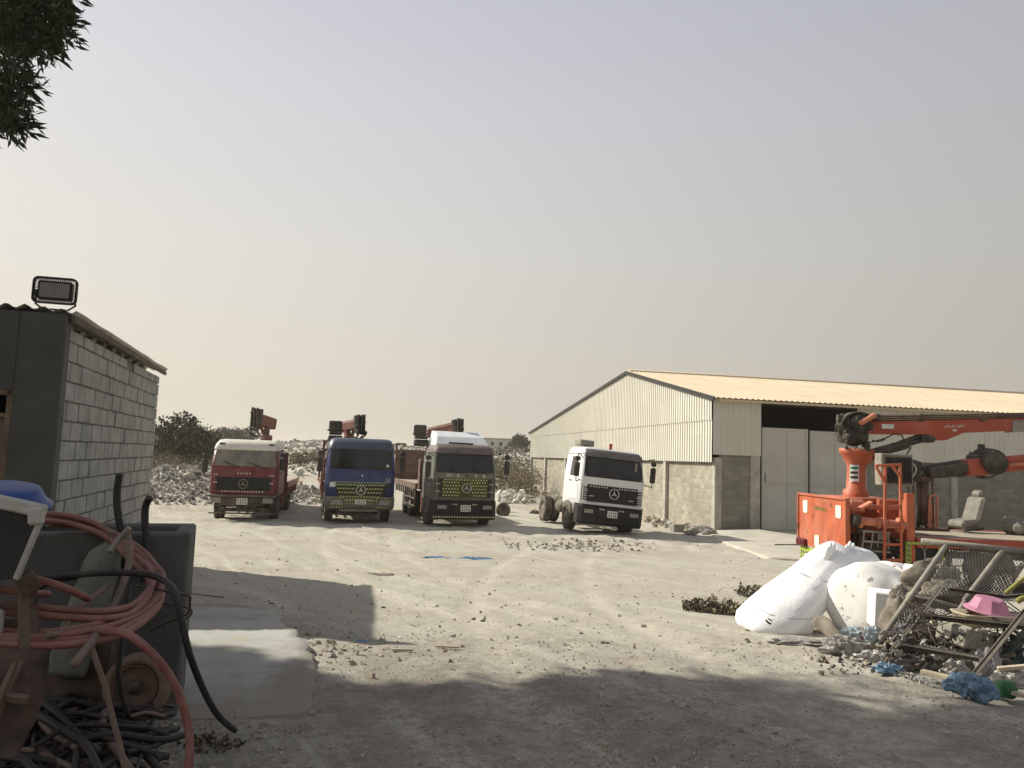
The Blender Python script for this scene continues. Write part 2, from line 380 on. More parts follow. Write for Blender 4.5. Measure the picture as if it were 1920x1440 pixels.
# dusty air glows wider round the sun
dt = N(nt, 'ShaderNodeVectorMath', operation='DOT_PRODUCT'); L(nt, tcw.outputs['Generated'], dt.inputs[0]); dt.inputs[1].default_value = S
gl = N(nt, 'ShaderNodeMapRange', interpolation_type='SMOOTHSTEP'); L(nt, dt.outputs['Value'], gl.inputs[0]); gl.inputs[1].default_value = -.35; gl.inputs[2].default_value = 1.0; gl.inputs[3].default_value = .84; gl.inputs[4].default_value = 1.4
hz = N(nt, 'ShaderNodeVectorMath', operation='SCALE'); L(nt, cr.outputs[0], hz.inputs[0]); L(nt, gl.outputs[0], hz.inputs[3])
hs = N(nt, 'ShaderNodeVectorMath', operation='SCALE'); L(nt, hz.outputs[0], hs.inputs[0]); hs.inputs[3].default_value = 7.5
L(nt, mixc(nt, .94, sky.outputs[0], hs.outputs[0]), bg.inputs['Color'])
SC.view_settings.view_transform = 'Standard'; SC.view_settings.look = 'None'; SC.view_settings.exposure = .34; SC.view_settings.gamma = 1
SC.cycles.use_denoising = True; SC.cycles.max_bounces = 6; SC.cycles.volume_bounces = 0; SC.cycles.use_adaptive_sampling = True
m, nt, b = nodes_of('haze_air'); nt.nodes.remove(b)
pv = N(nt, 'ShaderNodeVolumePrincipled', Density=HAZE, Anisotropy=.3); pv.inputs['Color'].default_value = (.93, .87, .76, 1); L(nt, pv.outputs[0], nt.nodes['Material Output'].inputs['Volume'])
K['haze'] = m
mb = MB(); mb.box((0, 1900, 13.5), (9000, 4600, 33)); tag(mb.build('haze', 'haze'), kind='stuff')

# ------------------------------------------------------------------ ground
def ground_mat(name, pad=False):
    m, nt, b = nodes_of(name)
    tc = N(nt, 'ShaderNodeTexCoord'); ob = tc.outputs['Object']
    s = N(nt, 'ShaderNodeSeparateXYZ'); L(nt, ob, s.inputs[0])
    # sandy base with grey gravel patches
    big = ramp(nt, noi(nt, ob, .22, 7, .62), .36, .66)
    col = mixc(nt, big, (.45, .42, .335), (.51, .485, .41))
    md = ramp(nt, noi(nt, ob, 1.1, 8, .7), .46, .7)
    k = N(nt, 'ShaderNodeMath', operation='MULTIPLY'); L(nt, md, k.inputs[0]); k.inputs[1].default_value = .4
    col = mixc(nt, k.outputs[0], col, (.36, .34, .285))
    # browner soil in patches
    br = ramp(nt, noi(nt, ob, .4, 5, .6), .56, .72); k = N(nt, 'ShaderNodeMath', operation='MULTIPLY'); L(nt, br, k.inputs[0]); k.inputs[1].default_value = .55
    col = mixc(nt, k.outputs[0], col, (.4, .32, .225))
    ms = N(nt, 'ShaderNodeMapping'); ms.inputs['Scale'].default_value = (.16, .62, 1); L(nt, ob, ms.inputs[0])
    b3 = ramp(nt, noi(nt, ms.outputs[0], 1.0, 7, .65), .52, .66); yb_ = N(nt, 'ShaderNodeMapRange'); L(nt, s.outputs[1], yb_.inputs[0]); yb_.inputs[1].default_value = 9; yb_.inputs[2].default_value = 16; yb_.inputs[4].default_value = .75
    k = N(nt, 'ShaderNodeMath', operation='MULTIPLY'); L(nt, b3, k.inputs[0]); L(nt, yb_.outputs[0], k.inputs[1]); col = mixc(nt, k.outputs[0], col, (.37, .3, .215))
    # grey-brown gravel close by, its colour darkened to deepen the foreground shade
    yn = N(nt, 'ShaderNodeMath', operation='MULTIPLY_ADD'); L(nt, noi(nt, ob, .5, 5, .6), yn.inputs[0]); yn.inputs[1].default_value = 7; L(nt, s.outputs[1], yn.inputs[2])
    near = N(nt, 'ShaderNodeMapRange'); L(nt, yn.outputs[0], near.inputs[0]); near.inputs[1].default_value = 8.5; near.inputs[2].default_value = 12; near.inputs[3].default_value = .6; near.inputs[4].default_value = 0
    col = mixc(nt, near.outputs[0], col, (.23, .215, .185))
    # wheel tracks: streaks that run in from the entrance
    m0 = N(nt, 'ShaderNodeMapping'); m0.inputs['Rotation'].default_value = (0, 0, R(-31)); wp = N(nt, 'ShaderNodeVectorMath', operation='MULTIPLY_ADD'); wq_ = N(nt, 'ShaderNodeTexNoise', Scale=.09, Detail=1); L(nt, ob, wq_.inputs['Vector']); L(nt, wq_.outputs['Color'], wp.inputs[0]); wp.inputs[1].default_value = (2.5, 2.5, 0); L(nt, ob, wp.inputs[2]); L(nt, wp.outputs[0], m0.inputs[0])
    mp = N(nt, 'ShaderNodeMapping'); mp.inputs['Scale'].default_value = (1.7, .06, 1); L(nt, m0.outputs[0], mp.inputs[0])
    wv = N(nt, 'ShaderNodeVectorMath', operation='ADD'); L(nt, mp.outputs[0], wv.inputs[0])
    wn = N(nt, 'ShaderNodeTexNoise', Scale=.13, Detail=2); L(nt, ob, wn.inputs['Vector']); L(nt, wn.outputs['Color'], wv.inputs[1])
    st = ramp(nt, noi(nt, wv.outputs[0], 1.6, 5, .6), .5, .66); k = N(nt, 'ShaderNodeMath', operation='MULTIPLY'); L(nt, st, k.inputs[0]); k.inputs[1].default_value = .75
    col = mixc(nt, k.outputs[0], col, (.6, .57, .475))
    # ruts
    for a_, b_, c_ in LANES:
        def mth(op, x, y=None, z=None, cl=False):
            n = N(nt, 'ShaderNodeMath', operation=op, use_clamp=cl)
            for i, v in enumerate((x, y, z)):
                if v is None: continue
                if isinstance(v, (int, float)): n.inputs[i].default_value = v
                else: L(nt, v, n.inputs[i])
            return n.outputs[0]
        yy = mth('SUBTRACT', s.outputs[1], 6.3); q = mth('MULTIPLY_ADD', yy, c_, b_); q = mth('MULTIPLY_ADD', q, yy, a_)
        d = mth('SUBTRACT', s.outputs[0], q); d = mth('ADD', d, mth('MULTIPLY_ADD', noi(nt, ob, 1.5, 4, .6), .5, -.25)); d = mth('ABSOLUTE', mth('SUBTRACT', mth('ABSOLUTE', d), .95))
        rm_ = N(nt, 'ShaderNodeMapRange'); L(nt, d, rm_.inputs[0]); rm_.inputs[1].default_value = .42; rm_.inputs[2].default_value = .12
        f_ = mth('MULTIPLY', rm_.outputs[0], mth('MULTIPLY', ramp(nt, noi(nt, ob, .9, 5, .6), .3, .62), .55)); 
        ye = N(nt, 'ShaderNodeMapRange'); L(nt, s.outputs[1], ye.inputs[0]); ye.inputs[1].default_value = 27; ye.inputs[2].default_value = 23; f_ = mth('MULTIPLY', f_, ye.outputs[0])
        col = mixc(nt, f_, col, (.56, .52, .42))
    # pebbles and grit
    vo = N(nt, 'ShaderNodeTexVoronoi', Scale=48.0); L(nt, ob, vo.inputs['Vector'])
    vg = ramp(nt, vo.outputs['Distance'], .05, .38)
    sp = N(nt, 'ShaderNodeSeparateColor'); L(nt, vo.outputs['Color'], sp.inputs[0]); pk = ramp(nt, sp.outputs[0], .55, .8)
    k = N(nt, 'ShaderNodeMath', operation='MULTIPLY'); L(nt, pk, k.inputs[0]); k.inputs[1].default_value = .3
    col = mixc(nt, k.outputs[0], col, (.25, .23, .195))
    pk2 = ramp(nt, sp.outputs[1], .8, .95); k = N(nt, 'ShaderNodeMath', operation='MULTIPLY'); L(nt, pk2, k.inputs[0]); k.inputs[1].default_value = .2
    col = mixc(nt, k.outputs[0], col, (.6, .57, .5))
    nk = N(nt, 'ShaderNodeMath', operation='MULTIPLY'); L(nt, ramp(nt, noi(nt, ob, 5.5, 9, .8), .44, .6), nk.inputs[0]); L(nt, near.outputs[0], nk.inputs[1]); col = mixc(nt, nk.outputs[0], col, (.15, .137, .113))  # gravel mottle on the near ground only, darkened to deepen the shade
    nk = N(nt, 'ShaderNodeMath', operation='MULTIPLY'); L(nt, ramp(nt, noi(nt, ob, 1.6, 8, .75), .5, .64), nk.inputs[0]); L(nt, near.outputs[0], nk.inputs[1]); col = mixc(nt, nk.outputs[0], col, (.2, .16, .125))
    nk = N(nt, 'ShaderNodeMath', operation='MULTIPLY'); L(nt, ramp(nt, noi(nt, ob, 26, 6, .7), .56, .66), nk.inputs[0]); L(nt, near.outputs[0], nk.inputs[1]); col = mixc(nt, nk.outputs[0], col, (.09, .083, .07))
    fn = ramp(nt, noi(nt, ob, 14, 8, .75), .35, .7); k = N(nt, 'ShaderNodeMath', operation='MULTIPLY'); L(nt, fn, k.inputs[0]); k.inputs[1].default_value = .4
    col = mixc(nt, k.outputs[0], col, (.24, .21, .17))
    if pad:
        c2 = mixc(nt, ramp(nt, noi(nt, ob, 1.2, 7, .65), .35, .7), (.43, .425, .395), (.34, .335, .305))
        c2 = mixc(nt, ramp(nt, noi(nt, ob, 22, 5, .7), .55, .9), c2, (.26, .25, .23))
        kk = N(nt, 'ShaderNodeMath', operation='MULTIPLY'); L(nt, ramp(nt, noi(nt, ob, 2.2, 9, .75), .5, .62), kk.inputs[0]); kk.inputs[1].default_value = .85; c2 = mixc(nt, kk.outputs[0], c2, (.38, .345, .275)); k3 = N(nt, 'ShaderNodeMath', operation='MULTIPLY'); L(nt, ramp(nt, noi(nt, ob, .9, 9, .8), .55, .7), k3.inputs[0]); k3.inputs[1].default_value = .6; col = mixc(nt, k3.outputs[0], c2, (.2, .19, .165))
        ge = N(nt, 'ShaderNodeSeparateXYZ'); L(nt, tc.outputs['Generated'], ge.inputs[0]); dd = []
        for i_ in (0, 1):
            a1_ = N(nt, 'ShaderNodeMath', operation='SUBTRACT'); L(nt, ge.outputs[i_], a1_.inputs[0]); a1_.inputs[1].default_value = .5; a2_ = N(nt, 'ShaderNodeMath', operation='ABSOLUTE'); L(nt, a1_.outputs[0], a2_.inputs[0]); dd.append(a2_.outputs[0])
        mx_ = N(nt, 'ShaderNodeMath', operation='MAXIMUM'); L(nt, dd[0], mx_.inputs[0]); L(nt, dd[1], mx_.inputs[1]); ad_ = N(nt, 'ShaderNodeMath', operation='MULTIPLY_ADD'); L(nt, noi(nt, ob, 3, 8, .75), ad_.inputs[0]); ad_.inputs[1].default_value = .34; L(nt, mx_.outputs[0], ad_.inputs[2])
        col = mixc(nt, ramp(nt, ad_.outputs[0], .5, .6), col, (.27, .245, .2))
    L(nt, col, b.inputs['Base Color']); b.inputs['Roughness'].default_value = .97; b.inputs['Specular IOR Level'].default_value = .12
    sb = N(nt, 'ShaderNodeBump', Strength=0 if pad else .2, Distance=.04); L(nt, st, sb.inputs['Height'])
    bn = N(nt, 'ShaderNodeBump', Strength=.2 if pad else .5, Distance=.02, invert=True); L(nt, sb.outputs[0], bn.inputs['Normal']); L(nt, vg, bn.inputs['Height'])
    if pad: bn.inputs['Strength'].default_value = .05
    b2 = N(nt, 'ShaderNodeBump', Strength=.25 if pad else .8, Distance=.03); L(nt, noi(nt, ob, 9, 9, .75), b2.inputs['Height']); L(nt, bn.outputs[0], b2.inputs['Normal'])
    L(nt, b2.outputs[0], b.inputs['Normal'])
    return m
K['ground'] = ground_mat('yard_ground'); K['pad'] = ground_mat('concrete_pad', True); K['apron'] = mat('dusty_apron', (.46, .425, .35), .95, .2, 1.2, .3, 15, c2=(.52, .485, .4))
rs = [.6]
while rs[-1] < 3500: rs.append(rs[-1] * (1.0115 if rs[-1] < 60 else 1.02 if rs[-1] < 250 else 1.08))
an = [R(-46 + 92 * i / 330) for i in range(331)] + [R(46 + 268 * i / 60) for i in range(1, 60)]
mb = MB(); na = len(an)
vs = [V((r * sin(a), r * cos(a), 0)) for r in rs for a in an]
for p in vs: p.z = gz(p.x, p.y) + (.012 * NZ.noise(V((p.x * 7, p.y * 7, 0))) if p.length < 20 else .12 * NZ.noise(V((p.x * .9, p.y * .9, 4))) if p.y > 60 else 0)
fs = [(j * na + k, j * na + (k + 1) % na, (j + 1) * na + (k + 1) % na, (j + 1) * na + k) for j in range(len(rs) - 1) for k in range(na)]
fs.append(tuple(range(na - 1, -1, -1)))
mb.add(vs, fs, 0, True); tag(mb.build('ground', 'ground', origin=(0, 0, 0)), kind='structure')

# broken concrete pad at the left, apron before the shed
def slab(name, pts, h, drop, m, fade=None, rough=.05):
    c = sum((V(p) for p in pts), V()) / len(pts); q = []
    for i, p in enumerate(pts):
        a = V(p); b_ = V(pts[(i + 1) % len(pts)]); n = max(1, int((b_ - a).length / .12))
        for k in range(n):
            t = a.lerp(b_, k / n); t += (t - c).normalized() * (rough * NZ.noise(t * 5) + rough * 1.5 * NZ.noise(t * 1.7)); q.append(t)
    mb = MB(); n = len(q)
    hf = lambda p, z: z if not fade or z < 0 else (z - .004) * max(0, min(1, (p.y - fade[0]) / (fade[1] - fade[0]))) + .004 + .01 * NZ.noise(V((p.x * 2, p.y * 2, 5)))
    rings = [[V((p.x, p.y, gz(p.x, p.y, False) + hf(p, z))) for p in [c + (p - c) * s_ for p in q]] for z, s_ in ((-drop, 1.0), (h - .015, 1.0), (h, .985), (h, .8), (h, .6), (h, .4), (h, .2))]
    mb.loft(rings, 0, True); o = mb.build(name, m); tag(o, kind='structure'); return o
slab('pavement', [G(150, 1140), G(420, 1146), G(515, 1156), G(535, 1190), G(560, 1225), G(590, 1265), G(592, 1310), G(560, 1340), G(470, 1350), G(330, 1345), G(150, 1345)], .08, .2, 'pad', (5.0, 7.2), .14)
slab('pavement', [G(1345, 1000) + V((-.3, .7, 0)), G(1352, 1018), G(1440, 1048), G(1660, 1062), G(2300, 1070), V((30, 35.2, 0)), V((12, 32.3, 0))], .05, .2, 'apron')

# gravel and grit (uncountable)
def shard(mb, p, s, mi, flat=.6):
    q = Matrix.Rotation(RU(0, 6.3), 3, V((RU(-1, 1), RU(-1, 1), RU(-1, 1))).normalized())
    vs = [V((x * RU(.5, 1), y * RU(.5, 1), z * RU(.5, 1) * flat)) * s * .5 for x in (-1, 1) for y in (-1, 1) for z in (-1, 1)]
    mb.add([q @ v + p for v in vs], [(0, 1, 3, 2), (4, 6, 7, 5), (0, 4, 5, 1), (2, 3, 7, 6), (0, 2, 6, 4), (1, 5, 7, 3)], mi)
mb = MB()
for i in range(15000):
    y = 3.6 + 12 * random.random() ** 2.8; x = RU(-.66, .66) * y
    if NZ.noise(V((x * .6, y * .6, 9))) < RU(-.5, .35): continue
    if random.random() < lane(x, y) * .85 or (y > 8 and random.random() < .6): continue
    s_ = RU(.004, .015) * (1 + y * .045) * (2.2 if random.random() < .05 else 1)
    shard(mb, V((x, y, gz(x, y) + s_ * .15)), s_, random.choice((0, 0, 1, 1, 1, 2, 4)), .7)
tag(mb.build('gravel', ['rub1', 'rub2', 'rub0', 'rub3', 'rub1'], origin=(0, 0, 0)), kind='stuff')

# rubble dumped behind the lorries (uncountable heaps)
def rubble(spec, n, smin, smax, y0, y1, x0, x1):
    mb = MB(); k = 0; tries = 0
    while k < n and tries < n * 40:
        tries += 1
        y = RU(y0, y1); x = RU(x0, x1)
        if x > -.062 * y + 5.0 and y > 30 and x > 1.2 - (y - 65) * .1 and y < 67: continue
        d = sum(h * math.exp(-(((x - mx) / sx) ** 2 + ((y - my) / sy) ** 2) * 1.2) for mx, my, sx, sy, h in MOUNDS)
        if d < .12 + RU(0, .6): continue
        s_ = RU(smin, smax) * (2 if random.random() < .05 else 1); k += 1
        shard(mb, V((x, y, gz(x, y) + s_ * RU(0, .35))), s_, random.choice(spec), .45)
    return mb
MR = ['rub0', 'rub1', 'rub2', 'rub3', 'redp']
tag(rubble((0, 0, 0, 1, 2, 3), 11000, .05, .2, 31, 50, -26, -8).build('rubble', MR, origin=(-16, 40, 0)), kind='stuff')
tag(rubble((0, 0, 0, 1, 1, 2, 3), 11000, .1, .42, 50, 165, -60, 26).build('rubble', MR, origin=(-8, 90, 1)), kind='stuff')
mb = MB()
for i in range(420):
    y = RU(31, 64); x = 8.2 - (y - 31.4) * .191 - abs(random.gauss(.5, .8)) - .12
    s_ = RU(.06, .3); shard(mb, V((x, y, gz(x, y) + s_ * .2)), s_, random.choice((0, 1, 2, 2)), .5)
for i in range(240):
    q = G(RU(935, 1005), RU(905, 945)); s_ = RU(.1, .45); shard(mb, q + V((0, 0, s_ * .15)), s_, random.choice((0, 0, 1, 2)), .5)
tag(mb.build('rubble', MR, origin=(6, 40, 0)), kind='stuff')

# ------------------------------------------------------------------ plants
def leaf_quad(mb, p, s, mi, wd=.35, dr=None):
    d = dr or V((RU(-1, 1), RU(-1, 1), RU(-1, 1))); d = d.normalized(); e = d.orthogonal().normalized(); e = (e * cos(RU(0, 6)) + d.cross(e) * sin(RU(0, 6)))
    e = (e - d * e.dot(d)).normalized() * s * wd; d = d * s
    mb.add([p, p + d * .45 + e, p + d, p + d * .45 - e], [(0, 1, 2, 3)], mi)
def crown_into(mb, blobs, n, size, mi=2, per=9, spread=.5):
    tot = sum(b[3] * b[4] * b[5] for b in blobs)
    for bx, by, bz, rx, ry, rz in blobs:
        for i in range(max(1, int(n * rx * ry * rz / tot / per))):
            u = V((random.gauss(0, 1), random.gauss(0, 1), random.gauss(0, 1))).normalized() * random.random() ** .4
            c = V((bx + u.x * rx, by + u.y * ry, bz + u.z * rz)); k = random.randrange(mi)
            for j in range(per):
                leaf_quad(mb, c + V((random.gauss(0, 1), random.gauss(0, 1), random.gauss(0, 1))) * spread * min(rx, rz) * .35, size * RU(.6, 1.3), k)
def tree(name, label, cat, loc, blobs, n, size, trunk_r, trunk_h, mats=('leaff', 'leafd2'), limbs=6, group=None, per=9):
    t = thing(name, label, cat, loc, 0, group)
    mb = MB(); mb.tube([V((0, 0, -.3)), V((.1, 0, trunk_h * .5)), V((0, .1, trunk_h))], [trunk_r * 1.2, trunk_r * .6], 8)
    for i in range(limbs):
        b_ = blobs[i % len(blobs)]; e = V((b_[0] + RU(-.5, .5) * b_[3], b_[1] + RU(-.5, .5) * b_[4], b_[2] + RU(-.2, .5) * b_[5])); a = V((0, .05, trunk_h * RU(.55, 1)))
        mb.tube([a, (a + e) / 2 + V((RU(-.2, .2), RU(-.2, .2), .15)), e], [trunk_r * .5, trunk_r * .08], 6)
    mb.build('trunk', 'bark', t)
    mb = MB(); crown_into(mb, blobs, n, size, 2, per); mb.build('crown', list(mats), t, normals=False); return t
K['leafd2'] = leaf_mat('far_leaf_pale', (.09, .095, .05), (.15, .14, .08))
tp = P(345, 842, 62); tp.z = gz(tp.x, tp.y) - .1
tree('tree', 'bushy dark tree beside the block hut and behind the brown wall', 'tree', tp, [(-.4, 0, 2.7, 2.1, 2, 1.9), (1.3, .3, 2.5, 1.4, 1.6, 1.2), (-.1, 0, 4.1, .9, 1.1, 1.0), (-1.9, 0, 2.9, 1.1, 1.2, 1.3), (2.2, 0, 3.1, .7, 1, .6), (.6, 0, 3.6, 1.0, 1, .8)], 8500, .26, .18, 2.6)
for i, (px, py, Y, w_, h_, lb) in enumerate([(425, 815, 150, 5.5, 2.4, 'hazy low tree beyond the rubble, above the roof of the red truck at left'), (455, 817, 165, 5, 2.2, 'hazy low tree far off, just left of the crane on the red truck'),
                               (975, 822, 170, 2.8, 2.7, 'hazy far tree standing on the skyline, left of the shed'), (998, 826, 175, 2.2, 1.7, 'small hazy tree on the skyline touching the left edge of the shed')]):
    q = P(px, py, Y); q.z = gz(q.x, q.y)
    tree('distant_tree', lb, 'tree', q, [(0, 0, h_ * .75, w_ * .55, w_ * .4, h_ * .6), (w_ * .35, 0, h_ * .6, w_ * .4, w_ * .3, h_ * .45), (-w_ * .3, 0, h_ * .65, w_ * .4, w_ * .3, h_ * .5)], 2600, .4, .15, h_ * .6, group='trees on the skyline')
K['leafd3'] = leaf_mat('straw_leaf', (.16, .14, .085), (.26, .22, .14))
def bush(name, label, loc, rx, ry, h, n, size, mats, dry=False, stems=0, group=None, cat='bush'):
    t = thing(name, label, cat, loc, 0, group); mb = MB()
    for i in range(stems or 14):
        a = RU(0, 6.3); e = V((cos(a) * rx * RU(.3, 1), sin(a) * ry * RU(.3, 1), h * RU(.6, 1.15)))
        mb.tube([V((e.x * .4, e.y * .4, -.05)), e * .6 + V((0, 0, .05)), e], [.014 * h, .004 * h], 4)
    mb.build('stem', 'leafd' if dry else 'bark', t)
    mb = MB(); crown_into(mb, [(0, 0, h * .5, rx, ry, h * .5)], n, size, 2, 6, .7); mb.build('foliage', list(mats), t, normals=False); return t
for px, py, Y, rx, h, n, dry, lb in [(955, 862, 58, 2.3, 2.3, 2600, 0, 'round dark green bush between the olive truck and the shed'), (960, 892, 52, 2.3, 1.8, 1600, 1, 'dry straw coloured scrub in front of the dark bush, left of the shed wall'),
                                     (990, 900, 50, 1.3, 1.7, 800, 1, 'dry scrub leaning against the left end of the shed wall'), (925, 890, 60, 1.4, 1.5, 700, 1, 'dry scrub just right of the olive truck mirror'), (315, 868, 52, 1.5, 1.9, 1200, 1, 'dry reeds right beside the block hut, above the rubble'), (365, 858, 54, 2.2, 1.7, 1400, 1, 'dry reed clump below the bushy tree, left of the red truck'),
                                     (575, 850, 80, 2.2, 1.6, 900, 1, 'dry weeds on the rubble between the red and blue trucks'), (985, 835, 110, 5, 2.4, 1600, 0, 'low green scrub in the distance below the skyline trees left of the shed')]:
    q = P(px, py, Y); q.z = gz(q.x, q.y) - .05
    bush('bush', lb, q, rx, rx * .8, h, n * 2, .1 if Y < 70 else .25, ('leafd', 'leafd3') if dry else ('leaff', 'leafd2'), dry)
# brown wall far left, pale wall on the skyline
q = P(330, 838, 66); t = thing('boundary_wall', 'long brown boundary wall behind the reeds, left of the red truck', 'wall', (q.x, q.y, gz(q.x, q.y) - .2))
mb = MB(); mb.box((0, 0, 1.35), (9.4, .22, 2.7), mi=0)
for i in range(5): mb.box((-4.4 + i * 2.2, -.12, 1.4), (.3, .1, 2.8), mi=0)
mb.build('wall', 'farwall', t); mb = MB(); mb.box((0, 0, 2.74), (9.6, .32, .1)); mb.build('coping', 'farwall', t)
q = P(900, 830, 185); t = thing('distant_wall', 'far off pale flat roofed building on the skyline between the olive truck and the shed', 'building', (q.x, q.y, gz(q.x, q.y) - .5))
mb = MB(); mb.box((3, 0, 1.4), (11, 3, 2.8)); mb.build('wall', 'farwhite', t); mb = MB(); mb.box((3, 0, 2.9), (11.6, 3.4, .25)); mb.build('roof', 'rub1', t)
mb = MB()
for i in range(5): mb.box((-1 + i * 2, -1.52, 1.7), (.7, .08, .8))
mb.build('window', 'trim', t)
# weeds at the sack, weeds by the cables
def weed_patch(name, label, ctr, rx, ry, h, n, ls=1):
    t = MB()
    for i in range(n):
        a = RU(0, 6.3); r_ = sqrt(random.random()); p = V((ctr.x + cos(a) * r_ * rx, ctr.y + sin(a) * r_ * ry, 0)); p.z = gz(p.x, p.y)
        hh = h * RU(.4, 1.1) * (1.1 - r_ * .6); d = V((RU(-.5, .5), RU(-.5, .5), 1)); t.tube([p, p + d * hh * .5, p + d * hh + V((RU(-.1, .1), RU(-.1, .1), 0)) * hh], [.006, .002], 3, 2)
        for k in range(7): leaf_quad(t, p + d * hh * RU(.2, 1), RU(.03, .08) * ls, random.randrange(2), .3)
    return tag(t.build(name, ['weed', 'leafd', 'bark'], normals=False), label, 'weeds')
c = G(1345, 1150); weed_patch('weed_patch', 'patch of dry weeds growing left of the big white sack', c, .55, .3, .26, 150)
c = G(1415, 1118); weed_patch('weed_patch', 'narrow row of dry weeds reaching up behind the white sack', c, .3, .45, .22, 80)
c = G(395, 1400); weed_patch('weed_patch', 'small dark weeds on the gravel by the end of the black hose', c, .17, .11, .035, 60, .4)

# big tree whose crown hangs into the top left corner; it shades the foreground
t = thing('leafy_tree', 'leafy tree with long narrow leaves hanging into the top left corner', 'tree', (-8.6, 5.0, gz(-8.6, 5.0)))
o_ = V(t.location); mb = MB()
mb.tube([V((0, 0, -.2)), V((.15, .1, 2.5)), V((.5, .3, 5.0))], [.3, .2], 10)
for e in ((-2.0, 2, 5.9), (1.8, 3.6, 7.4), (4, 2.5, 7.8), (2.2, 0, 7.4), (5.4, 4.2, 8.4), (-1, 4, 6.4)):
    mb.tube([V((.4, .3, 4.4)), V((e[0] * .5, e[1] * .5, 6.0)), V(e)], [.13, .03], 7)
mb.build('trunk', 'bark', t)
def pix(p):
    d = p - CAM; k = d.dot(FW)
    return (960 + FPX * d.dot(RT) / k, 720 - FPX * d.dot(UP) / k) if k > .1 else (-9999, -9999)
def seen_ok(p):
    x, y = pix(p)
    if x < -60 or y < -70: return True
    if y < 100: return x < 120 - max(0, y - 55) * .9 + 7 * sin(y * .3)
    return x < (46 - abs(y - 160) * .35) and y < 235
mb = MB(); cnt = 0
EDGE = [(-8, 8.7), (-2.75, 6.45), (-2.0, 6.3), (-1.5, 5.75), (-.75, 5.55), (-.17, 5.65), (.75, 6.15), (1.6, 6.25), (2.5, 6.45), (4.6, 6.65), (10, 7)]  # far edge of the foreground shade that the unseen crown is shaped to
def edge(x):
    for (p, q), (r_, t_) in zip(EDGE, EDGE[1:]):
        if x <= r_: return lerp(q, t_, (x - p) / (r_ - p))
    return EDGE[-1][1]
while cnt < 8500:                                  # unseen crown clumps, placed sunward to cast the foreground shade outline
    X = RU(-7.5, 9.5); Y = RU(-.5, edge(X) - .12); h = lerp(5.4, 9.2, (X + 7) / 16) + RU(-.7, .9)
    c = V((X, Y, 1)) + S * (h / S.z); cnt += 1
    for j in range(8):
        p = c + V((random.gauss(0, .1), random.gauss(0, .1), random.gauss(0, .1)))
        if seen_ok(p):
            fx, fy = pix(p); vis = -40 < fx < 200 and -60 < fy < 300
            if vis and random.random() < .45: continue
            leaf_quad(mb, p - o_, RU(.08, .17) if vis else RU(.16, .32), random.randrange(2), .22 if vis else .32)
cnt = 0
while cnt < 620:                                   # hanging outer twigs with single lance shaped leaves
    Y = RU(5.6, 7.6); p0 = P(RU(-40, 128), RU(-40, 232), Y)
    if not seen_ok(p0): continue
    cnt += 1; dr = V((RU(-.2, 1), RU(-.5, .5), RU(-1, .1))).normalized()
    for j in range(7):
        p = p0 + dr * j * .03; leaf_quad(mb, p - o_, RU(.07, .15), random.randrange(2), .13, (dr + V((RU(-.9, .9), RU(-.9, .9), RU(-.9, .9)))))
mb.build('crown', ['leafn', 'leafn'], t, normals=False)

# ------------------------------------------------------------------ block hut at the left
HA = P(131, 592, 9.5); hx = V((-.267, .964, 0)).normalized(); hl = V((-.964, -.267, 0)); HL = 6.8; HT = HA.z
hut = thing('block_hut', 'grey concrete block hut with a corrugated sheet roof at the left edge', 'hut', (HA.x, HA.y, gz(HA.x, HA.y, False)))
HB = V(hut.location)
def hp(a, b, z): q = hx * a + hl * b; return V((q.x, q.y, z - HB.z))
ang = math.atan2(hx.y, hx.x)
mb = MB(); mb2 = MB(); ch = .25; cw = .55; rot = Matrix.Rotation(ang, 3, 'Z')
z = gz(-6, 13, False) - .25; row = 0; top = HT - .16
mb2.box(hp(HL / 2, .13, (z + top) / 2), (HL - .04, .18, top - z), rot, bev=.01)
while z < top:
    a = -(cw * .5 if row % 2 else 0) + RU(-.02, .02); h_ = min(ch, top - z + .02)
    while a < HL - .02:
        a0 = max(a, 0); a1 = min(a + cw, HL); 
        if a1 - a0 > .05 and not (row > 14 and random.random() < .03):
            mb.box(hp((a0 + a1) / 2, .11 + RU(-.006, .006), z + h_ / 2 + RU(-.004, .004)), (a1 - a0 - RU(.032, .055), .2, h_ - RU(.014, .024)), rot @ Matrix.Rotation(RU(-.008, .008), 3, 'Y'), bev=.008)
        a += cw + RU(-.01, .01)
    z += ch; row += 1
mb.build('block_wall', 'block', hut); mb2.build('mortar_bed', 'mortar', hut)
# plastered front with a doorway
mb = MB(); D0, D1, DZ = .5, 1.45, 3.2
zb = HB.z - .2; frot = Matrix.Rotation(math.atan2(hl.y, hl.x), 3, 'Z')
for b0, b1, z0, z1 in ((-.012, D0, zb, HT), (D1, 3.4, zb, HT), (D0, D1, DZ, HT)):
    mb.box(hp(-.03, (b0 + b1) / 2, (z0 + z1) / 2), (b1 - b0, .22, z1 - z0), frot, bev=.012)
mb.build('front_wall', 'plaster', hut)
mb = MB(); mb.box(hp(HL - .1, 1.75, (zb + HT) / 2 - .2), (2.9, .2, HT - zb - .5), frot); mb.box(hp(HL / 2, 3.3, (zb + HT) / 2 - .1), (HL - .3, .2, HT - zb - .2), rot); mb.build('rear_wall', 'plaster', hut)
mb = MB()
for b in (D0 + .03, D1 - .03): mb.box(hp(-.06, b, (zb + DZ) / 2), (.06, .14, DZ - zb), frot)
mb.box(hp(-.06, (D0 + D1) / 2, DZ - .03), (D1 - D0, .14, .06), frot); mb.box(hp(-.06, (D0 + D1) / 2, DZ - .3), (D1 - D0, .12, .05), frot); fr = mb.build('door_frame', 'wood', hut)
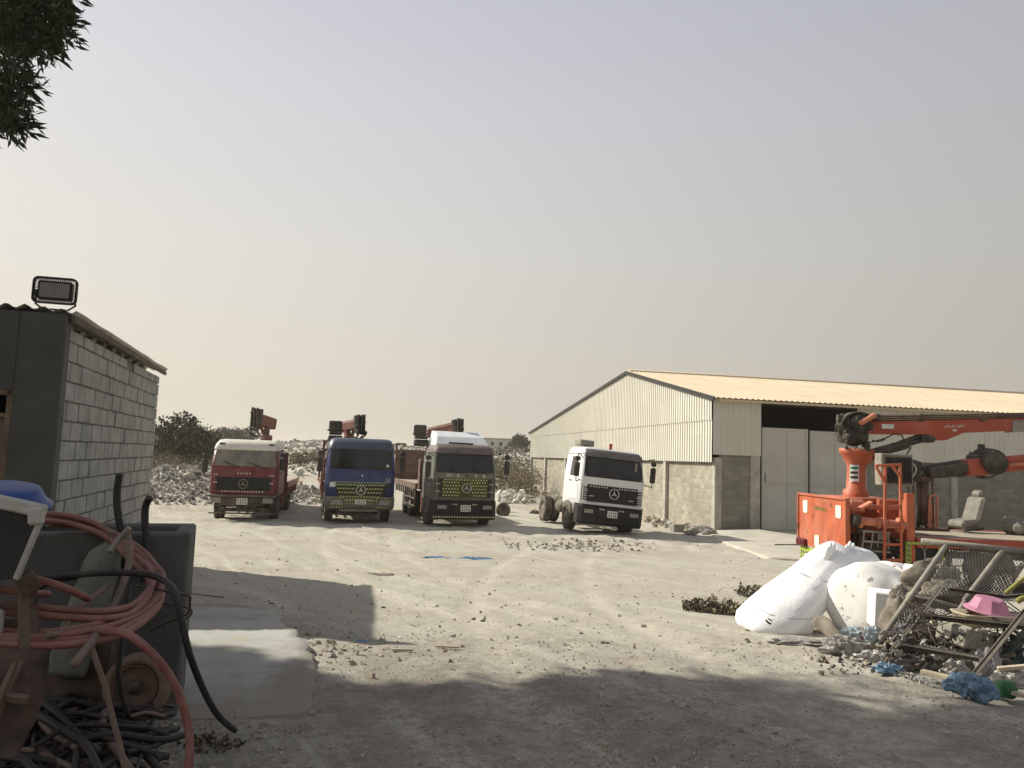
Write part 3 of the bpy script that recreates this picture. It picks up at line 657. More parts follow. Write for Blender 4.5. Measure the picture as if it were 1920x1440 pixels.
mb = MB(); mb.box(hp(.0, (D0 + D1) / 2, (zb + DZ - .33) / 2), (D1 - D0 - .12, .05, DZ - .33 - zb), frot)
for k in range(3): mb.box(hp(-.03, (D0 + D1) / 2, zb + .5 + k * .7), (D1 - D0 - .3, .02, .5), frot, bev=.01)
mb.build('door', 'hutdoor', hut)
mb = MB(); nu = 90                                     # wavy roof sheets, ribs along the long wall
def roof_pt(u, v, dz=0):
    b = -.11 + u * 3.9; a = -.17 + v * (HL + .36)
    return hp(a, b, HT + .035 + .028 * sin(b * 2 * pi / .2) * (1 + .6 * NZ.noise(V((b * 2, a, 1)))) + .03 * NZ.noise(V((b * 1.3, a * .8, 5))) * (1.6 - v) + dz + .02 * u)
mb.grid(lambda u, v: roof_pt(u, v), nu, 24); mb.grid(lambda u, v: roof_pt(u, v, -.012), nu, 24)
mb.build('roof', 'roofw', hut, normals=False)
mb = MB()
for a0, a1 in ((-.12, 1.7), (1.72, 3.5), (3.52, HL + .16)):
    mb.bar(hp(a0, -.07, HT - .055 + RU(-.012, .012)), hp(a1, -.07, HT - .055 + RU(-.012, .012)), .05, .075, bev=.008)
mb.build('fascia_board', 'wooddark', hut)
mb = MB()
for k in range(9): mb = MB(); mb.box(hp(.15 + k * .62, .1, HT - .1 + RU(-.02, .01)), (RU(.12, .3), .16, RU(.06, .12)), rot @ Matrix.Rotation(RU(-.2, .2), 3, 'Y'), bev=.01); mb.build('packing_stone', 'mortar', hut)
# floodlight
f0 = P(101, 570, 9.4); fl = thing('floodlight', 'black floodlight with a finned frame standing on the hut roof', 'floodlight', f0, R(14)); fl.scale = (1.16,) * 3
mb = MB(); WW, HH = .215, .143
ring = [[V((x, y, z + HH)) for x, z in rrect(-w_, -h_, w_, h_, r_, 5)] for w_, h_, r_, y in ((WW, HH, .055, -.02), (WW, HH, .055, .02), (WW - .018, HH - .018, .045, .02), (WW - .018, HH - .018, .045, -.02))]
mb.loft(ring + [ring[0]], cap=False)
for s_ in (-1, 1):
    for k in range(17):
        x = -.165 + .33 * k / 16; mb.box((x, 0, HH + s_ * (HH - .024)), (.007, .03, .032))
    for k in range(9):
        z_ = -.09 + .18 * k / 8; mb.box((s_ * (WW - .024), 0, HH + z_), (.032, .03, .007))
mb.build('frame', 'blackp', fl)
mb = MB(); mb.prism(rrect(-.165, HH - .1, .165, HH + .1, .02), -.015, .05, 'y'); mb.box((0, .07, HH), (.2, .06, .14), bev=.02); mb.build('housing', 'blackp', fl)
mb = MB(); mb.prism(rrect(-.142, HH - .078, .142, HH + .078, .012), -.024, -.016, 'y'); mb.build('glass', 'glow', fl)
mb = MB(); mb.tube([V((-.19, .03, HH)), V((-.19, .05, .0)), V((-.12, .06, -.05)), V((.12, .06, -.05)), V((.19, .05, 0)), V((.19, .03, HH))], .012, 6); mb.build('bracket', 'black', fl)

# ------------------------------------------------------------------ steel shed
SCN = P(1340, 992, 31.4); SCN.z = 0; g = V((-.188, .982, 0)).normalized(); u_ = V((.982, .188, 0)).normalized()
shed = thing('steel_shed', 'large cream corrugated shed on concrete block walls with a tall sliding door', 'shed', SCN, math.atan2(u_.y, u_.x))
# local: x along the front (u), y along the gable (g)
GLN = 34.2; RY = .30 * GLN; EZ, RZ, LZ, WT, FT, SL = 5.29, 7.38, 4.75, 2.78, 3.08, 30.0
def topz(y): return EZ + (RZ - EZ) * y / RY if y < RY else RZ + (LZ - RZ) * (y - RY) / (GLN - RY)
K['brickg'] = brick_mat('gable_block_wall', 1, (.25, .23, .175), (.45, .42, .34), (.4, .38, .31), ms=.02, stain=.15); K['brickf'] = brick_mat('front_block_wall', 0, (.2, .19, .15), (.33, .315, .26), (.27, .255, .21), ms=.02, stain=.2)
mb = MB(); mb.box((.1, GLN / 2, WT / 2 - .2), (.2, GLN - .1, WT + .4)); mb.build('gable_block_wall', 'brickg', shed)
mb = MB(); mb.box((.86, .1, FT / 2 - .2), (1.3, .2, FT + .4)); mb.box((18.4, .1, FT / 2 - .2), (SL - 6.9, .2, FT + .4)); mb.build('front_block_wall', 'brickf', shed)
for yy in (0, .1, 5.0, 11.0, 17, 23, 29, 34.1):
    mb = MB(); mb.box((-.02 if yy else .13, yy + (.13 if yy == 0 else 0), WT / 2 - .2), (.26 if yy else .3, .3, (WT if yy else FT) + .38), bev=.02); 
    if yy != .1: mb.build('concrete_column', 'concl', shed)
for xx in (1.72, 6.6, 11, 16, 21, 26):
    mb = MB(); mb.box((xx, .06, 1.75), (.42 if xx < 7 else .3, .3, 3.9 if xx < 7 else FT + .45), bev=.02); mb.build('concrete_column', 'concl', shed)
def corr(fn, L0, L1, pitch=.25, dep=.035):
    pr = []; s_ = L0
    while s_ < L1 - 1e-6:
        for a, d in ((0, 0), (.5, 0), (.6, 1), (.9, 1)): 
            if s_ + a * pitch <= L1: pr.append((s_ + a * pitch, d * dep))
        s_ += pitch
    pr.append((L1, 0)); lo = [fn(s_, d, 0) for s_, d in pr]; hi = [fn(s_, d, 1) for s_, d in pr]; n = len(pr)
    return lo + hi, [(i, i + 1, n + i + 1, n + i) for i in range(n - 1)]
mb = MB(); SEAM = 4.55
mb.add(*corr(lambda s_, d, t: V((-.16 - d, s_, WT - .06 if t == 0 else min(SEAM, topz(s_)))), 0, GLN))
mb.add(*corr(lambda s_, d, t: V((-.185 - d, s_, SEAM - .12 if t == 0 else max(topz(s_), SEAM - .12))), 0, GLN)); mb.build('gable_cladding', brick_mat('gable_sheet', 1, (.62, .6, .52), (.68, .66, .575), (.6, .58, .5), bw=1.0, bh=1.9, ms=.006, stain=.1), shed, normals=False)
mb = MB(); mb.add(*corr(lambda s_, d, t: V((s_, -.1 - d, FT - .05 if t == 0 else EZ + .03)), -.16, 1.95)); mb.add(*corr(lambda s_, d, t: V((s_, -.1 - d, FT - .05 if t == 0 else EZ + .03)), 6.35, SL)); mb.build('front_cladding', brick_mat('front_sheet', 0, (.6, .58, .5), (.67, .65, .57), (.57, .55, .48), bw=1.0, bh=5.0, ms=.006, stain=.1), shed, normals=False)
mb = MB()
def roofp(x, d, t, y0, y1): y = lerp(y0, y1, t); return V((x, y, (topz(max(y, 0)) if y >= 0 else EZ + (RZ - EZ) * y / RY) + .1 + d))
mb.add(*corr(lambda s_, d, t: roofp(s_, d, t, -.45, RY), -.3, SL)); mb.add(*corr(lambda s_, d, t: V((s_, lerp(RY, GLN + .4, t), lerp(RZ, LZ, t * (GLN + .4 - RY) / (GLN - RY)) + .1 + d)), -.3, SL)); mb.build('roof', brick_mat('roof_sheet', 0, (.52, .435, .31), (.59, .5, .37), (.47, .39, .28), bw=1.0, bh=1.05, ms=.012, stain=.14), shed, normals=False)
mb = MB()
for (y0, z0), (y1, z1) in (((-.4, EZ - .05), (RY, RZ)), ((RY, RZ), (GLN + .35, LZ - .03))): mb.bar((-.27, y0, z0 + .02), (-.27, y1, z1 + .02), .07, .17)
mb.build('verge_trim', 'trim', shed)
mb = MB(); mb.box((SL / 2, -.3, EZ - .06), (SL, .05, .1)); mb.tube([V((SL / 2 - 15.1, RY, RZ + .14)), V((SL, RY, RZ + .14))], .09, 6); mb.build('ridge_cap', 'cladroof', shed)
mb = MB(); mb.box((SL - .1, GLN / 2, 2.4), (.2, GLN, 5)); mb.box((SL / 2, GLN, 2.4), (SL, .2, 5)); mb.build('rear_wall', 'trim', shed)
for x0, x1, zt in ((2.03, 4.1, 4.2), (4.2, 6.3, 4.15)):
    mb = MB(); mb.box(((x0 + x1) / 2, .02, zt / 2 + .02), (x1 - x0, .05, zt))
    for xx in (x0 + .04, x1 - .04): mb.box((xx, -.02, zt / 2 + .02), (.07, .05, zt))
    for zz in (.1, 1.95, zt - .03): mb.box(((x0 + x1) / 2, -.02, zz), (x1 - x0 - .16, .045, .06))
    mb.box(((x0 + x1) / 2 + .1, -.01, zt / 2 + .02), (.03, .04, zt - .2))
    d_ = mb.build('sliding_door', 'door', shed)
    if x0 < 3: mb = MB(); mb.tube([V((x0 + .15, -.05, 2.0)), V((x0 + .1, -.12, 2.15)), V((x0 + .15, -.05, 2.35))], .018, 6); mb.build('handle', 'dark', d_)
mb = MB(); mb.box((4.1, -.02, EZ - .12), (4.6, .08, .12)); mb.build('door_rail', 'trim', shed)
# ------------------------------------------------------------------ lorries
def wheel(root, x, y, r=.52, w=.3, out=1, dual=False, rimm='rim', hub=.0):
    mb = MB(); rr = r; half = w / 2
    prof = [(r * .55, -half * .8), (r * .62, -half), (r * .9, -half), (r * .985, -half * .8), (r, -half * .3), (r, half * .3), (r * .985, half * .8), (r * .9, half), (r * .62, half), (r * .55, half * .8)]
    mb.lathe(prof, (x, y, r), (1, 0, 0), 28)
    for k in range(28):                                # tread lugs
        a = 2 * pi * k / 28
        for s_ in (-1, 1): mb.box((x + s_ * half * .55, y + cos(a) * r, r + sin(a) * r), (half * .75, .055, .03), Matrix.Rotation(a - pi / 2, 3, 'X'))
    if dual: mb.lathe(prof, (x - out * (w + .05), y, r), (1, 0, 0), 28)
    t = mb.build('wheel', 'rubber', root)
    mb = MB(); o = out
    mb.lathe([(.02, 0), (r * .6, 0), (r * .57, half * .72), (r * .5, half * .6), (r * .42, half * (.2 if hub == 0 else .3)), (r * .28, half * .25), (r * .25, half * (.8 + hub)), (r * .1, half * (.9 + hub)), (.01, half * (.9 + hub))], (x, y, r), (o, 0, 0), 24)
    for k in range(10):
        a = 2 * pi * k / 10; mb.cyl((x + o * half * .2, y + cos(a) * r * .36, r + sin(a) * r * .36), (x + o * half * .38, y + cos(a) * r * .36, r + sin(a) * r * .36), .022, n=6)
    mb.build('rim', rimm, t); return t
class Cab:
    def __init__(s, lv, yb, r=.17, crown=.05): s.lv = lv; s.yb = yb; s.r = r; s.cr = crown
    def at(s, z):
        lv = s.lv
        for a, b in zip(lv, lv[1:]):
            if z <= b[0]: t = max(0, (z - a[0]) / (b[0] - a[0])); return lerp(a[1], b[1], t), lerp(a[2], b[2], t)
        return lv[-1][1], lv[-1][2]
    def yf(s, x, z):
        f, hw = s.at(z); q = hw - s.r; ax = abs(x)
        if ax <= q: return f - s.cr * (1 - (ax / q) ** 2)
        e = min(ax - q, s.r * .98); return f + s.r - sqrt(max(0, s.r ** 2 - e * e))
    def ring(s, z):
        f, hw = s.at(z); q = hw - s.r; xs = [-hw + s.r * (1 - sin(R(a))) for a in (82, 60, 35, 12)] + [q * t for t in (-.7, -.35, 0, .35, .7)] + [hw - s.r * (1 - sin(R(a))) for a in (12, 35, 60, 82)]
        return [V((-hw + .06, s.yb, z)), V((-hw, s.yb - .06, z)), V((-hw, f + s.r, z))] + [V((x, s.yf(x, z), z)) for x in xs] + [V((hw, f + s.r, z)), V((hw, s.yb - .06, z)), V((hw - .06, s.yb, z))]
    def shell(s, mb, z0=None, z1=None, grow=0, mi=0):
        zs = [l[0] for l in s.lv if (z0 is None or l[0] > z0 + .01) and (z1 is None or l[0] < z1 - .01)]
        if z0 is not None: zs = [z0] + zs
        if z1 is not None: zs = zs + [z1]
        rings = []
        for z in zs:
            rg = s.ring(z)
            if grow: rg = [V((p.x * (1 + grow), p.y - grow * 1.0 if p.y < s.yb - .3 else p.y, p.z)) for p in rg]
            rings.append(rg)
        mb.loft(rings, mi, True)
    def patch(s, mb, bl, br, tr, tl, off, mi=0, nx=8, nz=3, skirt=.07):
        def pt(u, v, o): 
            x = lerp(lerp(bl[0], br[0], u), lerp(tl[0], tr[0], u), v); z = lerp(lerp(bl[1], br[1], u), lerp(tl[1], tr[1], u), v)
            return V((x, s.yf(x, z) - o, z))
        mb.grid(lambda u, v: pt(u, v, off), nx, nz, mi, False)
        e = [(i / nx, 0) for i in range(nx)] + [(1, j / nz) for j in range(nz)] + [(1 - i / nx, 1) for i in range(nx)] + [(0, 1 - j / nz) for j in range(nz)]
        n = len(e); mb.add([pt(u, v, off) for u, v in e] + [pt(u, v, off - skirt) for u, v in e], [(i, (i + 1) % n, n + (i + 1) % n, n + i) for i in range(n)], mi)
    def dots(s, mb, x0, x1, z, step, off, size=.042, mi=1, skip=None, zs=0.0):
        x = x0
        while x <= x1 + 1e-6:
            if not (skip and skip[0] < x < skip[1]): mb.box((x, s.yf(x, z) - off, z + zs * x), (size, .012, size), mi=mi)
            x += step
def emblem(mb, c, r, mi=0):
    c = V(c); mb.tube([c + V((cos(a), 0, sin(a))) * r for a in [2 * pi * k / 24 for k in range(24)]], r * .1, 6, mi, closed=True)
    for k in range(3):
        a = pi / 2 + k * 2 * pi / 3; d = V((cos(a), 0, sin(a))); e = V((-sin(a), 0, cos(a)))
        mb.add([c + V((0, -.012, 0)), c + e * r * .16, c + d * r * .95, c - e * r * .16, c + V((0, .02, 0))], [(0, 1, 2), (0, 2, 3), (4, 2, 1), (4, 3, 2)], mi)
def side_panel(cab, mb, poly, sgn, off, mi=0):
    o = [V((sgn * (cab.at(z)[1] + off), y, z)) for y, z in poly]; i = [V((sgn * (cab.at(z)[1] - .03), y, z)) for y, z in poly]; n = len(poly)
    mb.add(o + i, [tuple(range(n))] + [(k, (k + 1) % n, n + (k + 1) % n, n + k) for k in range(n)], mi)
def mirror(root, cab, sgn, z0, z1, x, y=-.12, w=.2):
    hw = cab.at(z1)[1]; yy = cab.at(z1)[0]
    mb = MB(); mb.box((sgn * x, yy + y, (z0 + z1) / 2), (w, .09, z1 - z0), bev=.03); mb.box((sgn * x, yy + y, z1 + .14), (w, .08, .16), bev=.03); m_ = mb.build('mirror', 'mirror', root)
    mb = MB(); mb.tube([V((sgn * (hw - .03), yy + .15, z1 + .2)), V((sgn * (x - .05), yy + y, z1 + .3)), V((sgn * x, yy + y, z1 + .24)), V((sgn * x, yy + y, z0 - .1)), V((sgn * (x - .06), yy + y, z0 - .14)), V((sgn * (hw - .03), yy + .15, z0 - .08))], .016, 6, sub=3); mb.build('mirror_arm', 'blackp', m_)
def doors(root, cab, m, z0=1.15, zw=1.95, z1=2.7, y0=.42, y1=1.5, glass='wing'):
    for sgn in (-1, 1):
        mb = MB(); side_panel(cab, mb, [(y0 - .1, z0), (y1, z0), (y1, z1 + .06), (y0 + .22, z1 + .06), (y0 - .02, zw)], sgn, .012); d = mb.build('door', m, root)
        mb = MB(); side_panel(cab, mb, [(y0 + .08, zw + .04), (y1 - .1, zw + .04), (y1 - .1, z1 - .02), (y0 + .3, z1 - .02)], sgn, .02); mb.build('side_window', glass, d)
        mb = MB(); hx_ = cab.at(1.75)[1]; mb.box((sgn * (hx_ + .03), y1 - .2, 1.8), (.03, .16, .04), bev=.01); mb.build('handle', 'blackp', d)
def wipers(cab, ws, zb, xs, ln, lean):
    for x in xs:
        mb = MB(); a = V((x, cab.yf(x, zb) - .05, zb)); e = V((x + lean, cab.yf(x + lean, zb + ln) - .05, zb + ln)); mb.bar(a, e, .018, .02); d = (e - a).cross(V((0, 1, 0))).normalized()
        p1 = e + V((-.3, 0, .1)); p2 = e + V((.28, 0, -.1)); p1.y = cab.yf(p1.x, p1.z) - .045; p2.y = cab.yf(p2.x, p2.z) - .045; mb.bar(p1, p2, .022, .02); mb.build('wiper', 'blackp', ws)
def plate(parent, c, w=.38, h=.24):
    mb = MB(); mb.box(c, (w, .02, h), bev=.006)
    for r_ in range(2):
        for k in range(4): mb.box((c[0] - w * .32 + k * w * .21, c[1] - .012, c[2] + (h * .2 if r_ else -h * .2)), (w * .11 * RU(.6, 1), .006, h * .24), mi=1)
    mb.build('number_plate', ['plate', 'ink'], parent)
def chassis(root, y0, y1, z=.85, hw=.42, extra=True):
    mb = MB()
    for s_ in (-1, 1): mb.box((s_ * hw, (y0 + y1) / 2, z), (.09, y1 - y0, .26), bev=.01)
    n = int((y1 - y0) / .9)
    for k in range(n + 1): mb.box((0, y0 + .05 + k * (y1 - y0 - .1) / n, z), (hw * 2, .1, .16))
    mb.cyl((0, .8, .7), (0, 1.9, .7), .34, n=10)
    return mb.build('chassis', 'chassis', root)
def axle(mb, y, r=.52): mb.cyl((-.95, y, r), (.95, y, r), .09, n=8); mb.lathe([(.05, -.2), (.2, -.12), (.24, 0), (.2, .12), (.05, .2)], (0, y, r), (1, 0, 0), 12)
def flatbed(root, y0, y1, hw, z, m='beddark', boards=True, rail=.12):
    mb = MB(); mb.box((0, (y0 + y1) / 2, z), (hw * 2 - .12, y1 - y0 - .02, .09)); fb = mb.build('flatbed', 'deck', root)
    for s_ in (-1, 1):
        mb = MB(); mb.box((s_ * hw, (y0 + y1) / 2, z - .04), (.1, y1 - y0, .24), bev=.01)
        for k in range(int((y1 - y0) / .55)): mb.box((s_ * (hw - .02), y0 + .2 + k * .55, z - .3), (.06, .07, .3))
        mb.build('side_rail', m, fb)
    mb = MB()
    for k in range(int((y1 - y0) / .6)): mb.box((0, y0 + .3 + k * .6, z - .1), (hw * 2 - .2, .08, .1))
    mb.build('cross_beam', 'chassis', fb)
    for s_ in (-1, 1):
        mb = MB(); x = s_ * (hw - .03)
        for zz in (.55, .85): mb.bar((x, y0 + .4, zz), (x, y1 - 3.0, zz), .05, .05)
        for k in range(4): mb.bar((x, y0 + .5 + k * .8, z - .1), (x, y0 + .5 + k * .8, .5), .05)
        mb.build('side_guard', 'chassis', fb)
    return fb
def small_crane(root, y, col_x, seat, a, b, tip, tipn, m='crane', sec=.3):
    mb = MB(); mb.box((0, y, 1.15), (1.9, .5, .5), bev=.05); mb.lathe([(.3, 0), (.28, .3), (.2, .5), (.18, 1.4), (.24, 1.6), (.24, 1.9)], (col_x, y, 1.3), (0, 0, 1), 14); mb.box((-1.08, y, .85), (.16, .22, 1.0), bev=.02); mb.box((1.08, y, .85), (.16, .22, 1.0), bev=.02); cr = mb.build('crane', m, root)
    a = V(a); b = V(b); mb = MB(); mb.bar(a, b, sec, sec * 1.2, bev=.03); mb.bar(a + V((0, 0, .19)), b + V((0, 0, .19)), sec * .7, .1, bev=.02); mb.bar(V((col_x, y, 2.9)), a.lerp(b, .35), .22, .26, bev=.03); mb.bar(V((col_x, y, 3.0)), a.lerp(b, .75) - V((0, 0, .2)), .1, .1); mb.build('boom', m, cr)
    d = (b - a).normalized(); side = V((d.y, -d.x, 0)).normalized(); mb = MB(); w_, h_ = tip
    mb.bar(b - d * .12, b + d * .08, w_, h_, bev=.03)
    for k in range(tipn):
        o = side * (w_ * ((k + .5) / tipn - .5)); q = b + o + d * RU(.08, .14)
        mb.box(q, (w_ / tipn * .62, .2, h_ * RU(.92, 1.1)), Matrix.Rotation(RU(-.06, .06), 3, 'Y'), bev=.03); mb.box(q + V((0, -.1, h_ * RU(-.3, .3))), (w_ / tipn * .8, .12, .1), bev=.02); mb.cyl(q + V((-.06, -.05, -h_ * .5)), q + V((.06, -.05, -h_ * .5)), .09, n=10)
    for k in range(5):
        o = side * RU(-.5, .5) * w_; mb.tube([b + o - d * .1 + V((0, 0, -h_ * .3)), b + o * 1.3 + d * .2 - V((0, 0, h_ * .5)), b + o * .8 - d * .15 - V((0, 0, h_ * .8)), a.lerp(b, .3) - V((0, 0, .2))], .022, 5, sub=4)
    mb.build('boom_tip', 'dark', cr)
    if seat:
        sx_, sz = seat; mb = MB()
        mb.box((sx_, y + .1, sz + .28), (.52, .12, .46), bev=.05); mb.box((sx_, y - .15, sz), (.5, .5, .12), bev=.04); mb.tube([V((sx_ - .3, y - .3, sz + .1)), V((sx_ - .3, y + .1, sz + .14)), V((sx_ + .3, y + .1, sz + .14)), V((sx_ + .3, y - .3, sz + .1))], .03, 6)
        mb.box((sx_, y - .2, sz - .22), (.55, .3, .26), bev=.03)
        for k in range(5): mb.bar((sx_ - .22 + k * .1, y - .4, sz - .1), (sx_ - .22 + k * .1, y - .45, sz + .16), .02)
        mb.bar((sx_, y, sz - .25), (col_x, y, sz - .3), .1, .1); mb.build('operator_seat', 'dark', cr)
    return cr

def place(px, py, Y, az): p = P(px, py, Y); return (p.x, p.y, gz(p.x, p.y) - .02), -R(az)

# --- red lorry, oldest cab, dusty windscreen
loc, rz = place(452, 976, 28.3, -10.5)
t = thing('crane_truck', 'dusty dark red flatbed crane truck with a cream cab roof, leftmost of the row', 'truck', loc, rz, 'trucks parked nose out in a row')
c = Cab([(.92, .05, 1.14), (1.0, 0, 1.17), (1.9, .02, 1.18), (2.0, .03, 1.18), (2.62, .16, 1.12), (2.78, .24, 1.08), (2.93, .45, 1.0), (2.97, .8, .9)], 2.35, .16)
mb = MB(); c.shell(mb, z1=2.62); mb.build('cab', 'red', t)
mb = MB(); c.shell(mb, z0=2.58, grow=.014)
for s_ in (-1, 1): mb.box((s_ * .86, c.yf(.86, 2.8) - .03, 2.8), (.2, .06, .06), mi=1, bev=.01)
mb.build('roof_cap', ['cream', 'trim'], t)
mb = MB(); c.patch(mb, (-1.08, 2.0), (1.08, 2.0), (1.03, 2.57), (-1.03, 2.57), .012); wsd = mb.build('windshield', 'wingd', t); wipers(c, wsd, 1.98, (-.3, .55), .07, -.15)
mb = MB(); c.patch(mb, (-1.16, 1.9), (1.16, 1.9), (1.16, 1.99), (-1.16, 1.99), .02); mb.build('windshield_seal', 'red', t)
mb = MB(); c.patch(mb, (-.95, 1.12), (.95, 1.12), (.95, 1.6), (-.95, 1.6), .012)
for k in range(7): c.patch(mb, (-.93, 1.15 + k * .065), (.93, 1.15 + k * .065), (.93, 1.175 + k * .065), (-.93, 1.175 + k * .065), .03, 0, 8, 1)
c.dots(mb, -.72, .72, 1.09, .1, .02); c.dots(mb, -.2, .2, 1.74, .1, .015)
for z_ in (1.68, 1.4):
    for s_ in (-1, 1): c.dots(mb, min(s_ * .92, s_ * 1.02), max(s_ * .92, s_ * 1.02), z_, .08, .02)
gr = mb.build('grille', ['trim', 'tapew'], t)
mb = MB(); emblem(mb, (0, c.yf(0, 1.36) - .05, 1.36), .16); mb.build('emblem', 'galv', gr)
mb = MB(); mb.box((0, -.1, .93), (2.42, .16, .07), bev=.02); mb.box((0, .02, .72), (1.5, .08, .3), bev=.01); mb.tube([V((-.35, -.1, .62)), V((0, -.14, .5)), V((.35, -.1, .62))], .025, 6, sub=3)
mb.box((0, .2, .42), (1.6, .12, .14), bev=.02); mb.box((0, .05, .3), (2.3, .04, .05))
for k in range(14): mb.box((RU(-.8, .8), RU(0, .3), RU(.5, .85)), (RU(.08, .3), .1, RU(.05, .15)), bev=.01)
bp = mb.build('bumper', 'chassis', t)
for s_ in (-1, 1): mb = MB(); mb.box((s_ * .9, -.06, .78), (.38, .16, .22), bev=.03); mb.box((s_ * .9, -.145, .78), (.33, .02, .17), mi=1, bev=.008); mb.build('headlight', ['galv', 'lens'], bp)
plate(bp, (-.0, -.1, .74))
doors(t, c, 'red', z0=1.05, zw=1.98, z1=2.52, y1=1.45, glass='wingd'); mirror(t, c, -1, 1.75, 2.2, 1.36); mirror(t, c, 1, 1.9, 2.3, 1.3, .25)
ch = chassis(t, .3, 8.2); mb = MB(); axle(mb, 1.35); mb.build('axle', 'chassis', ch); mb = MB(); axle(mb, 5.6); mb.build('axle', 'chassis', ch);
for s_ in (-1, 1): wheel(t, s_ * .98, 1.35, out=s_); wheel(t, s_ * .98, 5.6, out=s_, dual=True)
for s_ in (-1, 1): mb = MB(); mb.tube([V((s_ * .98, 1.35 + cos(a) * .62, .52 + sin(a) * .62)) for a in [R(10 + 160 * k / 10) for k in range(11)]], .1, 6); mb.build('mudguard', 'chassis', t)
flatbed(t, 3.1, 8.3, 1.22, 1.28, 'red')
mb = MB(); mb.box((0, 3.15, 1.9), (2.44, .08, 1.2), bev=.01)
for x in (-1.15, 0, 1.15): mb.box((x, 3.1, 1.9), (.1, .1, 1.3))
mb.build('headboard', 'red', t)
small_crane(t, 2.75, .35, None, (.52, 3.3, 3.66), (-.02, 2.4, 3.82), (.4, .82), 3, 'crane', .36)

# --- blue lorry
loc, rz = place(673, 981, 28.7, -15)
t = thing('crane_truck', 'blue flatbed crane truck with yellow dotted grille, number 12, between the red and olive trucks', 'truck', loc, rz, 'trucks parked nose out in a row')
c = Cab([(.5, .08, 1.2), (.62, 0, 1.24), (1.5, 0, 1.25), (1.98, .06, 1.25), (2.72, .22, 1.2), (2.92, .3, 1.16), (3.08, .48, 1.08), (3.13, .8, .95)], 2.2, .2, .08)
mb = MB(); c.shell(mb, z0=.95, z1=2.74); mb.build('cab', 'blue', t)
mb = MB(); c.shell(mb, z0=2.7, grow=.012); mb.build('roof_visor', 'bluegreen', t)
mb = MB(); c.patch(mb, (-1.14, 1.98), (1.14, 1.98), (1.1, 2.72), (-1.1, 2.72), .014); wsd = mb.build('windshield', 'wing', t); wipers(c, wsd, 1.97, (-.4, .4), .06, .2)
mb = MB(); mb.lathe([(.005, 0), (.06, 0), (.06, .01), (.005, .01)], (.95, c.yf(.95, 2.13) - .03, 2.13), (0, 1, 0), 12); mb.lathe([(.005, 0), (.035, 0), (.035, .01), (.005, .01)], (.03, c.yf(0, 1.75) - .02, 1.75), (0, 1, 0), 12)
mb.build('windshield_sticker', 'plate', wsd)
mb = MB(); c.patch(mb, (-.74, .78), (.74, .78), (1.0, 1.46), (-1.0, 1.46), .012)
for i, z_ in enumerate((.84, .98, 1.13, 1.27, 1.41)):
    x_ = .7 + .24 * (z_ - .8) / .65; c.patch(mb, (-x_ + .02, z_ - .045), (x_ - .02, z_ - .045), (x_, z_ + .045), (-x_, z_ + .045), .03, 1, 8, 1); c.dots(mb, -x_ + .05, x_ - .05, z_, .105, .034, .04, 2, (-.2, .2) if 1.0 < z_ < 1.4 else None)
gr = mb.build('grille', ['trim', 'tapey', 'tape'], t)
mb = MB(); emblem(mb, (0, c.yf(0, 1.22) - .06, 1.22), .17); mb.build('emblem', 'chrome', gr)
mb = MB(); c.dots(mb, -1.02, 1.02, 1.5, .105, .015, .035, 0); mb.build('reflector_strip', 'tape', t)
mb = MB(); text_into(mb, '12', .2, lambda u, v, w: V((.96 + u, c.yf(.96 + u, 1.6) - .006 - w * .5, 1.6 + v))); mb.build('cab_number', 'plate', t)
for s_ in (-1, 1):
    mb = MB(); c.patch(mb, (s_ * 1.02 - .1, 1.32), (s_ * 1.02 + .1, 1.32), (s_ * 1.02 + .1, 1.48), (s_ * 1.02 - .1, 1.48), .015, 0, 3, 1); mb.build('corner_vent', 'plate' if s_ < 0 else 'trim', t)
mb = MB(); c.shell(mb, z0=.5, z1=.98, grow=.02); mb.box((0, -.07, .48), (1.3, .1, .1), bev=.02)
for x0, x1 in ((-1.08, -.55), (.55, 1.08)):
    c.patch(mb, (x0, .56), (x1, .56), (x1, .64), (x0, .64), .035, 1, 3, 1); c.dots(mb, x0 + .04, x1 - .02, .6, .1, .05, .04, 2)
    c.patch(mb, (x0, .9), (x1, .9), (x1, .96), (x0, .96), .035, 1, 3, 1); c.dots(mb, x0 + .04, x1 - .02, .93, .1, .05, .035, 2)
for z_ in (.74, .88): c.patch(mb, (-.52, z_ - .035), (.52, z_ - .035), (.52, z_ + .035), (-.52, z_ + .035), .035, 1, 6, 1); c.dots(mb, -.48, .48, z_, .1, .05, .035, 2, (-.17, .17))
bp = mb.build('bumper', ['camo', 'tapey', 'tape'], t)
for s_ in (-1, 1): mb = MB(); c.patch(mb, (s_ * .86 - .2, .68), (s_ * .86 + .22, .68), (s_ * .86 + .24, .86), (s_ * .86 - .14, .86), .045, 0, 4, 2); mb.build('headlight', 'lens', bp)
plate(bp, (0, -.14, .8), .4, .18)
doors(t, c, 'blue', z1=2.62, y1=1.5); mirror(t, c, -1, 1.85, 2.4, 1.5); mirror(t, c, 1, 1.95, 2.45, 1.5)
ch = chassis(t, .3, 8.6); mb = MB(); axle(mb, 1.4); mb.build('axle', 'chassis', ch); mb = MB(); axle(mb, 5.2); mb.build('axle', 'chassis', ch); mb = MB(); axle(mb, 6.55); mb.build('axle', 'chassis', ch);
for s_ in (-1, 1): wheel(t, s_ * 1.06, 1.4, out=s_); wheel(t, s_ * 1.04, 5.2, out=s_, dual=True); wheel(t, s_ * 1.04, 6.55, out=s_, dual=True)
for s_ in (-1, 1): mb = MB(); mb.tube([V((s_ * 1.08, 1.4 + cos(a) * .64, .52 + sin(a) * .64)) for a in [R(10 + 165 * k / 10) for k in range(11)]], .13, 6); mb.build('mudguard', 'trim', t)
fb = flatbed(t, 2.9, 8.7, 1.27, 1.3, 'crane')
